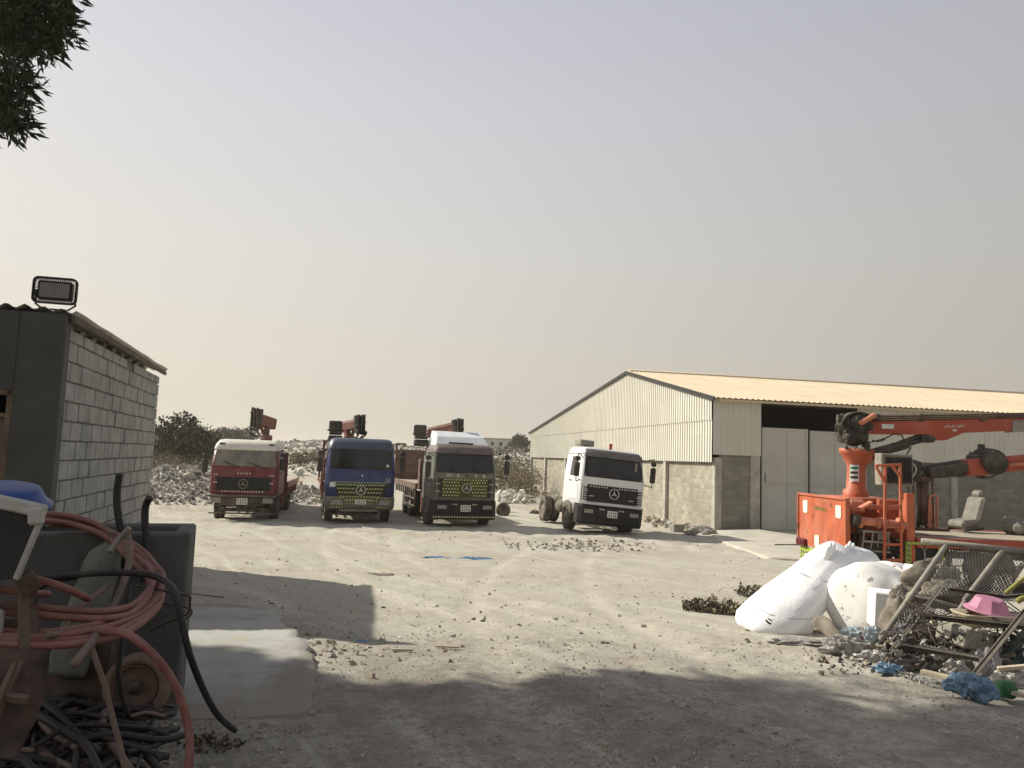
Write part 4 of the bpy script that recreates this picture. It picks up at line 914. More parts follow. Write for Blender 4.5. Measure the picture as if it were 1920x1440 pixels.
mb = MB()
for y_ in (2.95, 8.6): mb.bar((-1.32, y_, 1.2), (-1.32, y_, 3.05 if y_ < 4 else 2.6), .09)
mb.bar((-1.32, 2.95, 2.9), (-1.1, 2.95, 3.15), .07); mb.bar((-1.32, 2.95, 2.5), (-1.05, 2.95, 3.0), .07); mb.bar((-1.32, 2.95, 2.4), (-1.32, 4.0, 1.4), .07)
mb.build('stake', 'crane', fb)
mb = MB(); mb.box((-1.15, 2.5, 1.9), (.34, .4, .9), bev=.03); mb.build('oil_tank', 'crane', t)
small_crane(t, 2.55, -.35, (-.92, 3.32), (-.75, 3.4, 3.55), (-.02, 2.15, 3.72), (.42, .7), 3)

# --- olive lorry
loc, rz = place(869, 986, 28.9, -16.5)
t = thing('crane_truck', 'dark olive flatbed crane truck with yellow dotted grille and a pale roof deflector', 'truck', loc, rz, 'trucks parked nose out in a row')
lvS = [(.9, .04, 1.14), (1.0, 0, 1.2), (1.95, .02, 1.21), (2.02, .03, 1.21), (2.74, .2, 1.15), (2.88, .25, 1.12), (3.02, .42, 1.04), (3.06, .75, .92)]
c = Cab(lvS, 2.3, .16, .05)
mb = MB(); c.shell(mb, z1=2.76); mb.build('cab', 'camo', t)
mb = MB(); c.shell(mb, z0=2.72, grow=.014); c.patch(mb, (-1.06, 2.72), (1.06, 2.72), (1.04, 2.9), (-1.04, 2.9), .1, 0, 8, 2, .12); mb.build('roof_visor', 'maroon', t)
mb = MB(); mb.loft([[V((-1.03, y_, z0)), V((1.03, y_, z0)), V((1.03 - i_, y_ + .02, z1)), V((-1.03 + i_, y_ + .02, z1))] for y_, z0, z1, i_ in ((.7, 3.0, 3.08, .02), (1.05, 3.0, 3.36, .12), (1.6, 3.0, 3.56, .16), (2.25, 3.0, 3.6, .12))], 0, False); mb.bar((-.55, .62, 3.12), (.4, .62, 3.1), .04, .06, mi=1); mb.build('roof_deflector', ['deflect', 'blackp'], t)
mb = MB(); c.patch(mb, (-1.1, 2.02), (1.1, 2.02), (1.05, 2.7), (-1.05, 2.7), .014); wsd = mb.build('windshield', 'wing', t); wipers(c, wsd, 2.0, (-.5, .35), .06, .2)
mb = MB(); c.patch(mb, (-1.0, 1.83), (1.0, 1.83), (1.0, 1.98), (-1.0, 1.98), .012)
for s_, x_ in (('W', -.62), ('E', -.28), ('E', .4), ('R', .72)): text_into(mb, s_, .2, lambda u, v, w: V((x_ + u * 1.15, c.yf(x_ + u, 1.9) - .018 - w * .5, 1.905 + v)), 1)
mb.lathe([(.005, 0), (.045, 0), (.045, .01), (.005, .01)], (.04, c.yf(0, 1.9) - .03, 1.9), (0, 1, 0), 12, mi=2); mb.build('name_strip', ['olive', 'plate', 'ink'], t)
mb = MB(); c.patch(mb, (-1.14, 1.12), (1.14, 1.12), (1.14, 1.8), (-1.14, 1.8), .012); c.patch(mb, (-.86, 1.14), (.86, 1.14), (.86, 1.79), (-.86, 1.79), .03, 1)
for i, z_ in enumerate((1.18, 1.3, 1.42, 1.54, 1.66, 1.76)): c.dots(mb, -.82 + (i % 2) * .05, .82, z_, .105, .034, .042, 2, (-.22, .22) if 1.25 < z_ < 1.7 else (-.25, .3) if i == 0 else None)
for s_ in (-1, 1):
    for z_ in (1.6, 1.33): c.dots(mb, min(s_ * .94, s_ * 1.1), max(s_ * .94, s_ * 1.1), z_, .07, .02, .035, 2)
gr = mb.build('grille', ['trim', 'tapey', 'tape'], t)
mb = MB(); emblem(mb, (.04, c.yf(0, 1.46) - .06, 1.46), .17); mb.build('emblem', 'chrome', gr)
def low_bumper(t, m, z0, z1, dots=True, hw=1.22, tp='tape'):
    mb = MB(); pr = [(-hw, .5), (-hw, .05), (-hw + .12, -.08), (hw - .12, -.08), (hw, .05), (hw, .5)]
    mb.loft([[V((x, y + dy, z)) for x, y in pr] + [V((hw - .05, .5, z)), V((-hw + .05, .5, z))] for z, dy in ((z0, .1), (z0 + .1, .02), (z1 - .08, 0), (z1, .04))]); mb.box((0, -.1, z1 - .02), (hw * 1.9, .05, .05), mi=0, bev=.01)
    for k in range(3): mb.box((0, -.085, z0 + .2 + k * .07), (hw * .9, .03, .02))
    if dots:
        for k in range(25): mb.box((-1.15 + 2.35 * k / 24, -.1, z0 + .1), (.05, .02, .05), Matrix.Rotation(R(45), 3, 'Y'), mi=1)
    for s_ in (-1, 1):
        for k in range(3): mb.box((s_ * .3 + k * .07 * s_, -.09, z1 - .14), (.03, .02, .045), mi=1)
    bp = mb.build('bumper', [m, tp], t)
    for s_ in (-1, 1): mb = MB(); mb.box((s_ * .86, -.075, z1 - .24), (.42, .05, .2), bev=.01); mb.box((s_ * .86, -.1, z1 - .24), (.34, .02, .14), mi=1, bev=.006); mb.build('headlight', ['trim', 'lens'], bp)
    plate(bp, (.03, -.11, z1 - .28)); return bp
bp = low_bumper(t, 'blackp', .3, 1.0)
doors(t, c, 'camo'); mirror(t, c, -1, 1.85, 2.4, 1.42); mirror(t, c, 1, 2.0, 2.5, 1.6)
ch = chassis(t, .3, 8.8); mb = MB(); axle(mb, 1.4); mb.build('axle', 'chassis', ch); mb = MB(); axle(mb, 5.3); mb.build('axle', 'chassis', ch); mb = MB(); axle(mb, 6.6); mb.build('axle', 'chassis', ch);
for s_ in (-1, 1): wheel(t, s_ * 1.08, 1.35, out=s_); wheel(t, s_ * 1.05, 5.3, out=s_, dual=True); wheel(t, s_ * 1.05, 6.65, out=s_, dual=True)
for s_ in (-1, 1): mb = MB(); mb.tube([V((s_ * 1.09, 1.35 + cos(a) * .64, .52 + sin(a) * .64)) for a in [R(10 + 165 * k / 10) for k in range(11)]], .13, 6); mb.build('mudguard', 'camo', t)
fb = flatbed(t, 3.0, 9.2, 1.3, 1.4, 'beddark')
mb = MB(); mb.box((0, 9.15, 2.15), (2.66, .1, 1.4), bev=.01); mb.bar((-1.28, 9.15, 2.8), (-1.28, 9.15, 3.15), .09); mb.bar((-1.28, 9.15, 3.12), (-.85, 9.15, 3.12), .08); mb.bar((-.85, 9.15, 3.12), (-1.1, 9.15, 2.85), .06); mb.build('tailboard', 'beddark', fb)
mb = MB(); mb.box((-1.12, 2.55, 1.85), (.36, .42, 1.2), bev=.03); mb.build('oil_tank', 'beddark', t)
small_crane(t, 2.6, -.75, (-1.3, 3.32), (-.85, 3.2, 3.5), (.12, 2.2, 3.78), (.5, .62), 4)

# --- white tractor unit, leaning to its left on soft ground
loc, rz = place(1141, 1002, 27.9, -12.5)
t = thing('tractor_truck', 'white truck cab without a trailer, grey visor, parked in front of the shed', 'truck', loc, rz, 'trucks parked nose out in a row')
t.rotation_euler = (0, R(4.6), rz)
c = Cab(lvS, 2.2, .16, .05)
mb = MB(); c.shell(mb, z1=2.8); c.shell(mb, z0=2.76); mb.build('cab', 'white', t)
mb = MB(); c.patch(mb, (-1.12, 2.72), (1.12, 2.72), (1.06, 2.92), (-1.06, 2.92), .1, 0, 10, 2, .12); c.patch(mb, (-1.06, 2.92), (1.06, 2.92), (.98, 3.05), (-.98, 3.05), .04, 0, 10, 2, .1); mb.build('roof_visor', 'greyv', t)
mb = MB(); c.patch(mb, (-1.12, 1.99), (1.12, 1.99), (1.07, 2.72), (-1.07, 2.72), .01); mb.build('windshield_seal', 'blackp', t)
mb = MB(); c.patch(mb, (-1.05, 2.05), (1.05, 2.05), (1.0, 2.68), (-1.0, 2.68), .02); wsd = mb.build('windshield', 'wing', t); wipers(c, wsd, 2.02, (.0, .75), .1, -.22)
mb = MB(); mb.box((.83, c.yf(.83, 2.4) - .025, 2.4), (.08, .015, .5), Matrix.Rotation(R(-3), 3, 'Y')); mb.build('windshield_sticker', 'galv', wsd)
mb = MB(); c.patch(mb, (-1.16, 1.12), (1.16, 1.12), (1.16, 1.72), (-1.16, 1.72), .012)
for k in range(6): c.patch(mb, (-1.1, 1.16 + k * .085), (1.1, 1.16 + k * .085), (1.1, 1.2 + k * .085), (-1.1, 1.2 + k * .085), .035, 0, 8, 1)
c.dots(mb, -.85, -.2, 1.66, .1, .04); c.dots(mb, .22, .92, 1.66, .1, .04)
for x_, z_ in ((-1.05, 1.5), (-.8, 1.32), (.7, 1.28), (1.0, 1.42)): c.dots(mb, x_ - .07, x_ + .07, z_, .07, .04, .035)
gr = mb.build('grille', ['trim', 'tapew'], t)
mb = MB(); emblem(mb, (.03, c.yf(0, 1.46) - .06, 1.46), .18); mb.build('emblem', 'chrome', gr)
bp = low_bumper(t, 'blackp', .32, 1.02, False, tp='tapew')
mb = MB(); mb.box((0, -.09, 1.04), (2.36, .05, .05), bev=.01); mb.build('bumper_strip', 'white', bp)
doors(t, c, 'white'); mirror(t, c, -1, 1.95, 2.45, 1.42); mirror(t, c, 1, 2.0, 2.55, 1.48)
mb = MB(); mb.box((-.75, 1.5, 3.22), (.55, .7, .22), bev=.03); mb.build('air_unit', 'galv', t)
mb = MB(); mb.lathe([(.06, 0), (.06, .16), (.055, .2), (.07, .2), (.07, .26), (.01, .27)], (.22, 1.3, 3.04), (0, 0, 1), 12); mb.build('beacon', 'redp', t)
ch = chassis(t, .3, 6.0, .8); mb = MB(); axle(mb, 1.35); mb.build('axle', 'chassis', ch); mb = MB(); axle(mb, 4.9); mb.build('axle', 'chassis', ch);
mb = MB(); mb.box((0, 4.7, 1.02), (.9, .8, .12), bev=.03); mb.cyl((-.85, 3.4, .75), (-.85, 2.5, .75), .26, n=14); mb.cyl((.85, 3.6, .75), (.85, 2.5, .75), .28, n=14)
for k in range(16): mb.box((RU(-.5, .5), RU(2.4, 4.4), RU(.9, 1.15)), (RU(.1, .3), RU(.1, .4), RU(.08, .25)), bev=.02)
mb.build('coupling', 'chassis', t)
for s_ in (-1, 1): wheel(t, s_ * 1.1, 1.35, out=s_, rimm='galv', hub=.2); wheel(t, s_ * 1.06, 4.9, out=s_, dual=True)
for s_ in (-1, 1): mb = MB(); mb.tube([V((s_ * 1.09, 1.35 + cos(a) * .66, .52 + sin(a) * .66)) for a in [R(0 + 170 * k / 10) for k in range(11)]], .12, 6); mb.build('mudguard', 'galv', t)

# ------------------------------------------------------------------ orange crane lorry at the right
X0, YN, YF, DZ_ = 6.8, 15.6, 18.2, 1.3
GR = .18
ct = thing('crane_truck', 'bright orange crane truck at the right whose long boom runs out of the picture', 'truck', (X0, YN, GR))
def W(mb, name, mats, parent=None):
    if parent is None: return mb.build(name, mats, ct, world=True)
    return mb.build(name, mats, parent, origin=V(ct.location))
mb = MB(); za, zb_ = .88, 2.0
mb.box((X0, (YN + YF) / 2, (za + zb_) / 2), (.05, YF - YN - .06, zb_ - za)); mb.box((X0 - .01, YN + .02, (za + zb_) / 2), (.1, .06, zb_ - za + .06), bev=.01); mb.box((X0 - .01, YF - .02, (za + zb_) / 2), (.1, .06, zb_ - za + .06), bev=.01); mb.box((X0 - .01, (YN + YF) / 2, zb_ + .01), (.1, YF - YN, .05), bev=.01)
bd = W(mb, 'tail_panel', 'orange')
for y_, z_, w_, h_ in ((17.75, 1.74, .26, .28), (15.98, 1.74, .26, .26), (17.1, 1.03, .24, .26)):
    mb = MB(); mb.prism([(y_ + a, z_ + b_) for a, b_ in rrect(-w_ / 2, -h_ / 2, w_ / 2, h_ / 2, .05)], X0 - .04, X0 - .024, 'x'); W(mb, 'reflector', 'cream', bd)
mb = MB()
for k in range(10): mb.box((X0 - .03, 17.2 - k * .062, 1.75 - k * .002), (.012, .022, RU(.05, .1)))
W(mb, 'panel_lettering', 'yellow', bd)
mb = MB(); mb.box((X0 - .05, 17.92, .93), (.1, .5, .17), bev=.02)
for k in range(3): mb.box((X0 - .105, 18.07 - k * .15, .93), (.02, .12, .11), mi=1, bev=.01)
W(mb, 'tail_light', ['redlamp', 'redlamp'], bd)
def hazard(name, cx, y0, y1, z0, z1, axis):
    mb = MB()
    if axis == 'x': mb.box((cx, (y0 + y1) / 2, (z0 + z1) / 2), (.05, y1 - y0, z1 - z0), bev=.01)
    n = int(abs(y1 - y0) / .13); mz = max(1, int((z1 - z0) / .12))
    for i in range(n):
        for j in range(mz):
            y_ = y0 + .07 + i * (y1 - y0 - .06) / n; z_ = z0 + .06 + j * .12
            mb.box((cx - .028, y_, z_), (.012, .05, .09), Matrix.Rotation(R(35 if (i + j) % 2 else -35), 3, 'X'), mi=1)
    return W(mb, name, ['hazard', 'camo'])
hazard('hazard_bumper', X0 + .02, YN + .25, YF - .02, .52, .84, 'x')
mb = MB(); mb.box((X0 - .0, 17.7, .62), (.03, .3, .14), bev=.005); W(mb, 'number_plate', 'plate', bd)
# frame, subframe, crane base
mb = MB()
for y_ in (16.4, 17.3): mb.box((X0 + 6.1, y_, .98), (12, .1, .28))
for k in range(12): mb.box((X0 + .4 + k, 16.85, .98), (.1, .9, .18))
W(mb, 'chassis', 'chassis')
mb = MB(); mb.box((7.5, 16.95, 1.3), (1.25, 1.9, .5), bev=.03); mb.box((7.85, 16.05, 1.62), (.5, .1, .8), bev=.02); mb.box((7.6, 16.9, 1.98), (1.1, 1.4, .1), bev=.02); mb.box((7.6, 17.1, 1.72), (.9, .9, .6), bev=.05); mb.box((8.05, 15.68, 1.5), (.17, .18, 1.35), bev=.015); mb.box((7.7, 15.95, 1.86), (.75, .12, .1), bev=.01)
base = W(mb, 'crane_base', 'orange')
mb = MB(); mb.box((7.15, 16.1, 1.86), (.36, .3, .3), bev=.06); mb.box((7.5, 15.9, 1.56), (1.1, .14, .14), bev=.03)
mb.cyl((7.0, 15.62, 1.6), (7.5, 15.62, 1.57), .085, n=14); mb.cyl((7.5, 15.62, 1.57), (8.0, 15.62, 1.53), .072, n=14)
for x in (7.02, 7.38, 7.5, 7.8): mb.cyl((x, 15.62, 1.57), (x + .05, 15.62, 1.57), .115, n=14)
mb.box((7.8, 15.55, 1.48), (.12, .16, .16), bev=.02); mb.bar((7.05, 15.7, 1.82), (7.3, 15.66, 1.98), .22, .06, bev=.02); W(mb, 'stabiliser', 'salmon', base)
mb = MB(); mb.cyl((6.88, 15.62, 1.62), (7.02, 15.62, 1.6), .12, n=12)
for k in range(40):
    mb.box((RU(6.95, 8.0), RU(15.75, 16.1), RU(.5, 1.4)), (RU(.06, .3), RU(.08, .3), RU(.05, .22)), Matrix.Rotation(RU(-.3, .3), 3, 'Y'), bev=.015)
for k in range(14): mb.tube([V((RU(6.95, 7.9), 15.7, RU(1.0, 1.4))), V((RU(6.95, 7.9), 15.6, RU(.7, 1.1))), V((RU(6.95, 7.9), 15.7, RU(.8, 1.4)))], .015, 5, sub=4)
W(mb, 'pump_block', 'dark', base)
mb = MB()
for x in (7.12, 7.3, 7.42, 7.6): mb.bar((x, 15.6, 1.4), (x + RU(-.05, .05), 15.62, 1.05), .035, .03, bev=.006)
for z_ in (1.4, 1.2, 1.02): mb.bar((7.08, 15.6, z_), (7.64, 15.6, z_ - .02), .03, .04, bev=.006)
mb.box((7.52, 15.66, 1.3), (.2, .1, .14), bev=.02); W(mb, 'valve_rack', 'galv', base)
# radiator box
mb = MB(); q0 = P(1656, 905, 15.9); q1 = P(1706, 857, 15.9)
mb.box(((q0.x + q1.x) / 2, 16.02, (q0.z + q1.z) / 2), (q1.x - q0.x + .1, .3, q1.z - q0.z + .12), bev=.02); mb.box(((q0.x + q1.x) / 2 + .02, 15.86, (q0.z + q1.z) / 2 - .01), (q1.x - q0.x - .02, .03, q1.z - q0.z), mi=1)
for k in range(16): mb.box((q0.x + .03 + k * (q1.x - q0.x) / 16, 15.84, (q0.z + q1.z) / 2 - .01), (.008, .02, q1.z - q0.z - .05), mi=2)
W(mb, 'oil_cooler', ['galv', 'dark', 'trim'])
# column with flared head
cb = P(1603, 920, 16.9); ctop = P(1607, 842, 16.9)
mb = MB(); hgt = ctop.z - cb.z
mb.lathe([(.26, -.35), (.26, 0), (.2, .04), (.19, hgt * .5), (.21, hgt * .62), (.33, hgt * .86), (.37, hgt * .9), (.37, hgt)], (cb.x + .02, 16.9, cb.z), (.04, 0, 1), 22)
mb.prism([(cb.x + .1, cb.z + hgt * .5), (cb.x + .45, cb.z + hgt * .82), (cb.x + .7, cb.z + hgt), (cb.x + .1, cb.z + hgt)], 16.8, 17.0, 'y')
col_ = W(mb, 'crane_column', 'orange')
mb = MB(); p0 = P(1593, 888, 16.6); mb.grid(lambda u, v: V((cb.x + .02 + .212 * sin(R(-58 + 52 * u)), 16.9 - .212 * cos(R(-58 + 52 * u)), p0.z - .17 + .36 * v)), 8, 2, 0, False)
for k in range(3): 
    z_ = p0.z - .1 + k * .1; mb.grid(lambda u, v: V((cb.x + .02 + .216 * sin(R(-53 + 42 * u)), 16.9 - .216 * cos(R(-53 + 42 * u)), z_ + .05 * v)), 6, 1, 1 if k < 2 else 2, False)
W(mb, 'warning_sticker', ['sticker', 'trim', 'stickg'], col_)
# knuckle: greasy hoses and hydraulics on top
hc = P(1600, 806, 16.85); mb = MB()
mb.box(hc, (.55, .42, .55), bev=.08); mb.cyl(hc + V((.05, -.3, .12)), hc + V((.05, .3, .12)), .2, n=16); mb.cyl(hc + V((-.12, -.3, -.15)), hc + V((-.12, .3, -.15)), .14, n=12)
for k in range(34):
    a = RU(0, 6.3); r1 = RU(.12, .36); y_ = RU(-.32, .2)
    mb.tube([hc + V((cos(a + j * .5) * r1 * (1 - .03 * j), y_ + RU(-.04, .04), sin(a + j * .5) * r1)) for j in range(5)], RU(.012, .025), 5, sub=3)
for k in range(18): mb.box(hc + V((RU(-.42, .3), RU(-.36, .0), RU(-.4, .3))), (RU(.04, .16), RU(.04, .16), RU(.04, .16)), bev=.01)
for k in range(5): mb.tube([hc + V((-.25, -.3 + .06 * k, -.05)), hc + V((-.38, -.3 + .06 * k, .1)), hc + V((-.24, -.3 + .06 * k, .3)), hc + V((.05, -.3 + .06 * k, .36)), hc + V((.5, -.3 + .06 * k, .2))], .024, 6, sub=5)
W(mb, 'boom_knuckle', 'dark', col_)
mb = MB(); mb.bar(hc + V((-.02, -.36, .12)), hc + V((.3, -.38, .32)), .12, .1, bev=.02); W(mb, 'linkage', 'salmon', col_)
# long boom
def bz(px, py): return P(px, py, 16.8)
B0, B1 = bz(1622, 803), bz(1990, 790)
bot = [bz(1622, 814), bz(1735, 815), bz(1752, 826), bz(1766, 826), bz(1800, 812), bz(2080, 800)]; top_ = [bz(2080, 781), bz(1622, 791)]
mb = MB(); mb.prism([(p.x, p.z) for p in bot + top_], 16.66, 16.94, 'y')
boom = W(mb, 'boom', 'orange2', col_)
mb = MB(); mb.prism([(p.x, p.z) for p in (bz(1610, 791), bz(2080, 781), bz(2080, 772), bz(1624, 779))], 16.7, 16.9, 'y')
for k in range(3): mb.tube([bz(1618, 782 + k * 3.5) + V((0, -.16, 0)), bz(2080, 772 + k * 3.5) + V((0, -.16, 0))], .016, 6)
for px in (1640, 1720, 1835): mb.box(bz(px, 784) + V((0, -.13, 0)), (.1, .1, .16), bev=.01)
W(mb, 'upper_boom', 'rust', col_)
mb = MB(); p = bz(1900, 799); mb.prism([(q.x, q.z) for q in (bz(1890, 811), bz(2075, 800), bz(2075, 781.5), bz(1890, 789))], 16.64, 16.96, 'y'); W(mb, 'boom_plate', 'galv', col_)
mb = MB(); p = bz(1658, 800); mb.box((p.x, 16.65, p.z), (.26, .02, .1), bev=.004); W(mb, 'boom_label', 'sticker', col_)
mb = MB(); p = bz(1783, 800); e = (bz(1990, 790) - bz(1622, 803)).normalized(); text_into(mb, 'ATLAS 200.1', .085, lambda u, v, w: V((p.x + u * .98, 16.655 - w * .3, p.z + v + u * e.z))); mb.box((p.x, 16.655, p.z - .085), (.09, .01, .035)); W(mb, 'boom_lettering', 'plate', col_)
mb = MB(); a, b_ = bz(1612, 857), bz(1735, 823); mb.cyl(a, a.lerp(b_, .72), .105, n=12); mb.cyl(a.lerp(b_, .7), b_, .06, n=12); mb.bar(a + V((.3, -.02, .12)), b_ + V((-.1, -.02, .08)), .1, .08, bev=.02); mb.box(b_, (.3, .34, .16), bev=.04); mb.cyl(b_ + V((0, -.2, 0)), b_ + V((0, .2, 0)), .07, n=10); W(mb, 'lift_ram', 'dark', col_)
for pts in ([(1622, 830), (1650, 822), (1665, 815), (1680, 818), (1682, 830), (1676, 845)], [(1630, 845), (1650, 858), (1672, 862), (1690, 850), (1697, 838)], [(1625, 826), (1640, 828), (1655, 819)]):
    mb = MB(); mb.tube([bz(*q) + V((0, -.25, 0)) for q in pts], .014, 6, sub=6); W(mb, 'hydraulic_hose', 'cable', col_)
# ladder
mb = MB(); yl = 15.42
def lp(px, py): return P(px, py, yl)
for a, b_ in (((1660, 872), (1658, 1058)), ((1688, 870), (1690, 1058)), ((1641, 873), (1690, 871)), ((1643, 875), (1658, 903)), ((1672, 872), (1688, 893)), ((1659, 988), (1689, 988)), ((1659, 1021), (1689, 1021)), ((1659, 949), (1689, 949)), ((1659, 1050), (1689, 1050))):
    mb.bar(lp(*a), lp(*b_), .05, .05, bev=.008)
W(mb, 'ladder', 'orange')
# flat bed
mb = MB(); mb.box((11.85, (YN + YF) / 2, DZ_ - .05), (7.4, YF - YN - .1, .08)); fb = W(mb, 'flatbed', 'deck')
for y_ in (YN, YF): mb = MB(); mb.box((11.85, y_, DZ_ - .09), (7.4, .08, .2), bev=.01); W(mb, 'side_rail', 'orange2', fb)
mb = MB()
for k in range(10): mb.box((8.5 + k * .72, (YN + YF) / 2, DZ_ - .16), (.08, YF - YN - .2, .12))
W(mb, 'cross_beam', 'chassis', fb)
# hazard framed box hung under the bed
mb = MB(); y_ = YN - .02; q0, q1 = P(1703, 1062, y_), P(1764, 1020, y_)
for a, b_ in (((q0.x, q0.z - .35), (q0.x, q1.z)), ((q1.x, q0.z - .35), (q1.x, q1.z)), ((q0.x - .05, q1.z), (q1.x + .05, q1.z))): mb.bar((a[0], y_, a[1]), (b_[0], y_, b_[1]), .1, .05)
k_ = 0
for t_ in range(8):
    for a, b_ in (((q0.x, q0.z - .3), (q0.x, q1.z)), ((q1.x, q0.z - .3), (q1.x, q1.z)), ((q0.x, q1.z), (q1.x, q1.z))):
        p = V((lerp(a[0], b_[0], (t_ + .5) / 8), y_ - .03, lerp(a[1], b_[1], (t_ + .5) / 8))); mb.box(p, (.06, .012, .035), Matrix.Rotation(R(40), 3, 'Y'), mi=1)
mb.box(((q0.x + q1.x) / 2, y_ + .3, q0.z), (q1.x - q0.x, .5, .75), mi=2); mb.tube([V((q0.x + .2, y_ - .02, q1.z)), V((q0.x + .32, y_ - .04, q1.z - .2)), V((q0.x + .24, y_ - .03, q1.z - .45))], .008, 4, 3, sub=4); mb.tube([V((q0.x + .42, y_ - .02, q1.z)), V((q0.x + .3, y_ - .04, q1.z - .2)), V((q0.x + .42, y_ - .03, q1.z - .4))], .008, 4, 3, sub=4)
W(mb, 'toolbox', ['hazard', 'camo', 'trim', 'wire'])
# stand and railing on the bed, second folded boom resting on it
mb = MB(); ys = 16.6
for a, b_, r_ in (((1722, 900), (1722, 990), .035), ((1738, 893), (1738, 990), .035), ((1731, 895), (1731, 985), .09), ((1712, 905), (1714, 985), .02), ((1703, 905), (1703, 985), .02), ((1748, 900), (1750, 990), .02)): mb.cyl(P(*a, ys), P(*b_, ys), r_, n=8)
mb.box(P(1732, 992, ys), (.95, .3, .06), bev=.01); mb.box(P(1728, 898, ys), (.4, .3, .12), bev=.02); st = W(mb, 'boom_stand', 'rust')
mb = MB(); mb.tube([P(1741, 992, ys - .15), P(1743, 940, ys - .15), P(1748, 929, ys - .15), P(1756, 930, ys - .15), P(1758, 942, ys - .15), P(1757, 990, ys - .15)], .022, 8, sub=3)
for px in (1746, 1752): mb.cyl(P(px, 945, ys - .15), P(px, 990, ys - .15), .014, n=6)
for px in (1742, 1752): mb.cyl(P(px, 988, ys - .17), P(px, 983, ys - .17), .045, n=8)
W(mb, 'railing', 'salmon', st)
def sz(px, py): return P(px, py, 16.5)
mb = MB(); mb.bar(sz(1735, 886), sz(1812, 876), .28, .22, bev=.03); mb.bar(sz(1725, 878), sz(1800, 866), .16, .1, bev=.02); mb.cyl(sz(1722, 893), sz(1808, 890), .05, n=8)
mb.cyl(sz(1703, 878) + V((0, -.2, 0)), sz(1703, 878) + V((0, .2, 0)), .19, n=14); mb.box(sz(1708, 884), (.34, .3, .3), bev=.06)
for k in range(14): mb.tube([sz(RU(1693, 1720), RU(865, 900)) + V((0, -.2, 0)) for j in range(4)], .016, 5, sub=4)
jb = W(mb, 'jib', 'dark')
mb = MB(); mb.tube([sz(1701, 869) + V((0, -.25, 0)), sz(1704, 882) + V((0, -.3, 0)), sz(1696, 898) + V((0, -.25, 0))], .02, 6, sub=4); W(mb, 'pale_hose', 'wire', jb)
mb = MB(); mb.bar(sz(1808, 877), sz(1842, 874), .34, .36, bev=.02); mb.bar(sz(1862, 872), sz(2010, 858), .3, .32, bev=.02); mb.cyl(sz(1880, 872) + V((0, -.2, 0)), sz(2010, 861) + V((0, -.2, 0)), .04, n=8, mi=1); W(mb, 'jib_arm', ['orange2', 'salmon'], jb)
wc = sz(1853, 868); mb = MB(); mb.cyl(wc + V((0, -.3, 0)), wc + V((0, .22, 0)), .24, n=20); mb.cyl(wc + V((0, -.32, 0)), wc + V((0, -.28, 0)), .16, n=18); mb.bar(sz(1839, 855), sz(1840, 833), .1, .1); mb.box(sz(1830, 858), (.3, .3, .14), bev=.04)
for k in range(7): mb.tube([wc + V((cos(a + j * .6) * (.26 + .02 * k), -.22 + .06 * k, sin(a + j * .6) * (.27 + .01 * k))) for j in range(6) for a in (k * .4,)], .02, 5, sub=3)
W(mb, 'slew_motor', 'dark', jb)
# wheels of the crane lorry (mostly hidden by the heap) and its cab beyond the frame
for x_ in (9.7, 11.05, 15.4):
    for s_, y_ in ((-1, YN + .18), (1, YF - .18)):
        mb = MB(); r = .5; prof = [(r * .55, -.13), (r * .9, -.15), (r, -.08), (r, .08), (r * .9, .15), (r * .55, .13)]; mb.lathe(prof, (x_, y_, GR + r), (0, 1, 0), 26); wt = W(mb, 'wheel', 'rubber'); mb = MB(); mb.lathe([(.02, 0), (r * .6, 0), (r * .55, .1), (r * .4, .03), (.1, .1), (.01, .1)], (x_, y_, GR + r), (0, s_, 0), 20); W(mb, 'rim', 'rim', wt)
mb = MB(); mb.box((16.7, (YN + YF) / 2, 1.95), (1.9, 2.4, 2.1), bev=.15); mb.box((15.72, (YN + YF) / 2, 2.4), (.06, 1.6, .6), mi=1); W(mb, 'cab', ['orange2', 'wing'])
# old seats dumped on the bed
def car_seat(name, label, c, rz, m, lie=False):
    t = thing(name, label, 'seat', c, rz); mb = MB()
    mb.box((0, 0, .2), (.5, .5, .18), Matrix.Rotation(R(6), 3, 'X'), bev=.06); mb.build('cushion', m, t)
    mb = MB(); mb.box((0, .3, .5), (.5, .16, .62), Matrix.Rotation(R(-20), 3, 'X'), bev=.06); mb.box((0, .4, .87), (.28, .12, .16), Matrix.Rotation(R(-20), 3, 'X'), bev=.05); mb.build('backrest', m, t)
    mb = MB()
    for s_ in (-1, 1): mb.bar((s_ * .24, -.25, .06), (s_ * .24, .3, .1), .04, .05)
    mb.build('seat_rail', 'dark', t); return t
q = P(1812, 986, 17.6); car_seat('vehicle_seat', 'torn out pale grey vehicle seat standing on the orange truck bed', (q.x, 17.7, DZ_ - .01), R(-75), 'seat')
q = P(1905, 986, 17.6); mb = MB(); mb.box((q.x + .1, 17.5, DZ_ + .14), (.8, .5, .28), Matrix.Rotation(R(12), 3, 'Z'), bev=.09); mb.box((q.x - .1, 17.6, DZ_ + .2), (.4, .4, .34), Matrix.Rotation(R(-10), 3, 'Z'), bev=.1); tag(mb.build('seat_cushion', 'seat'), 'beige bulky cushion on the orange truck bed at the right edge', 'cushion')
# ------------------------------------------------------------------ heap of hoses and scrap at the left
def one(mb, name, mats, label, cat, group=None, normals=True): return tag(mb.build(name, mats, normals=normals), label, cat, group)
def pp(*q): return [P(*t) for t in q]
def line(name, pts, r, m, label, cat, sub=6, n=10, group=None):
    mb = MB(); mb.tube(pp(*pts), r, n, sub=sub); return one(mb, name, m, label, cat, group)
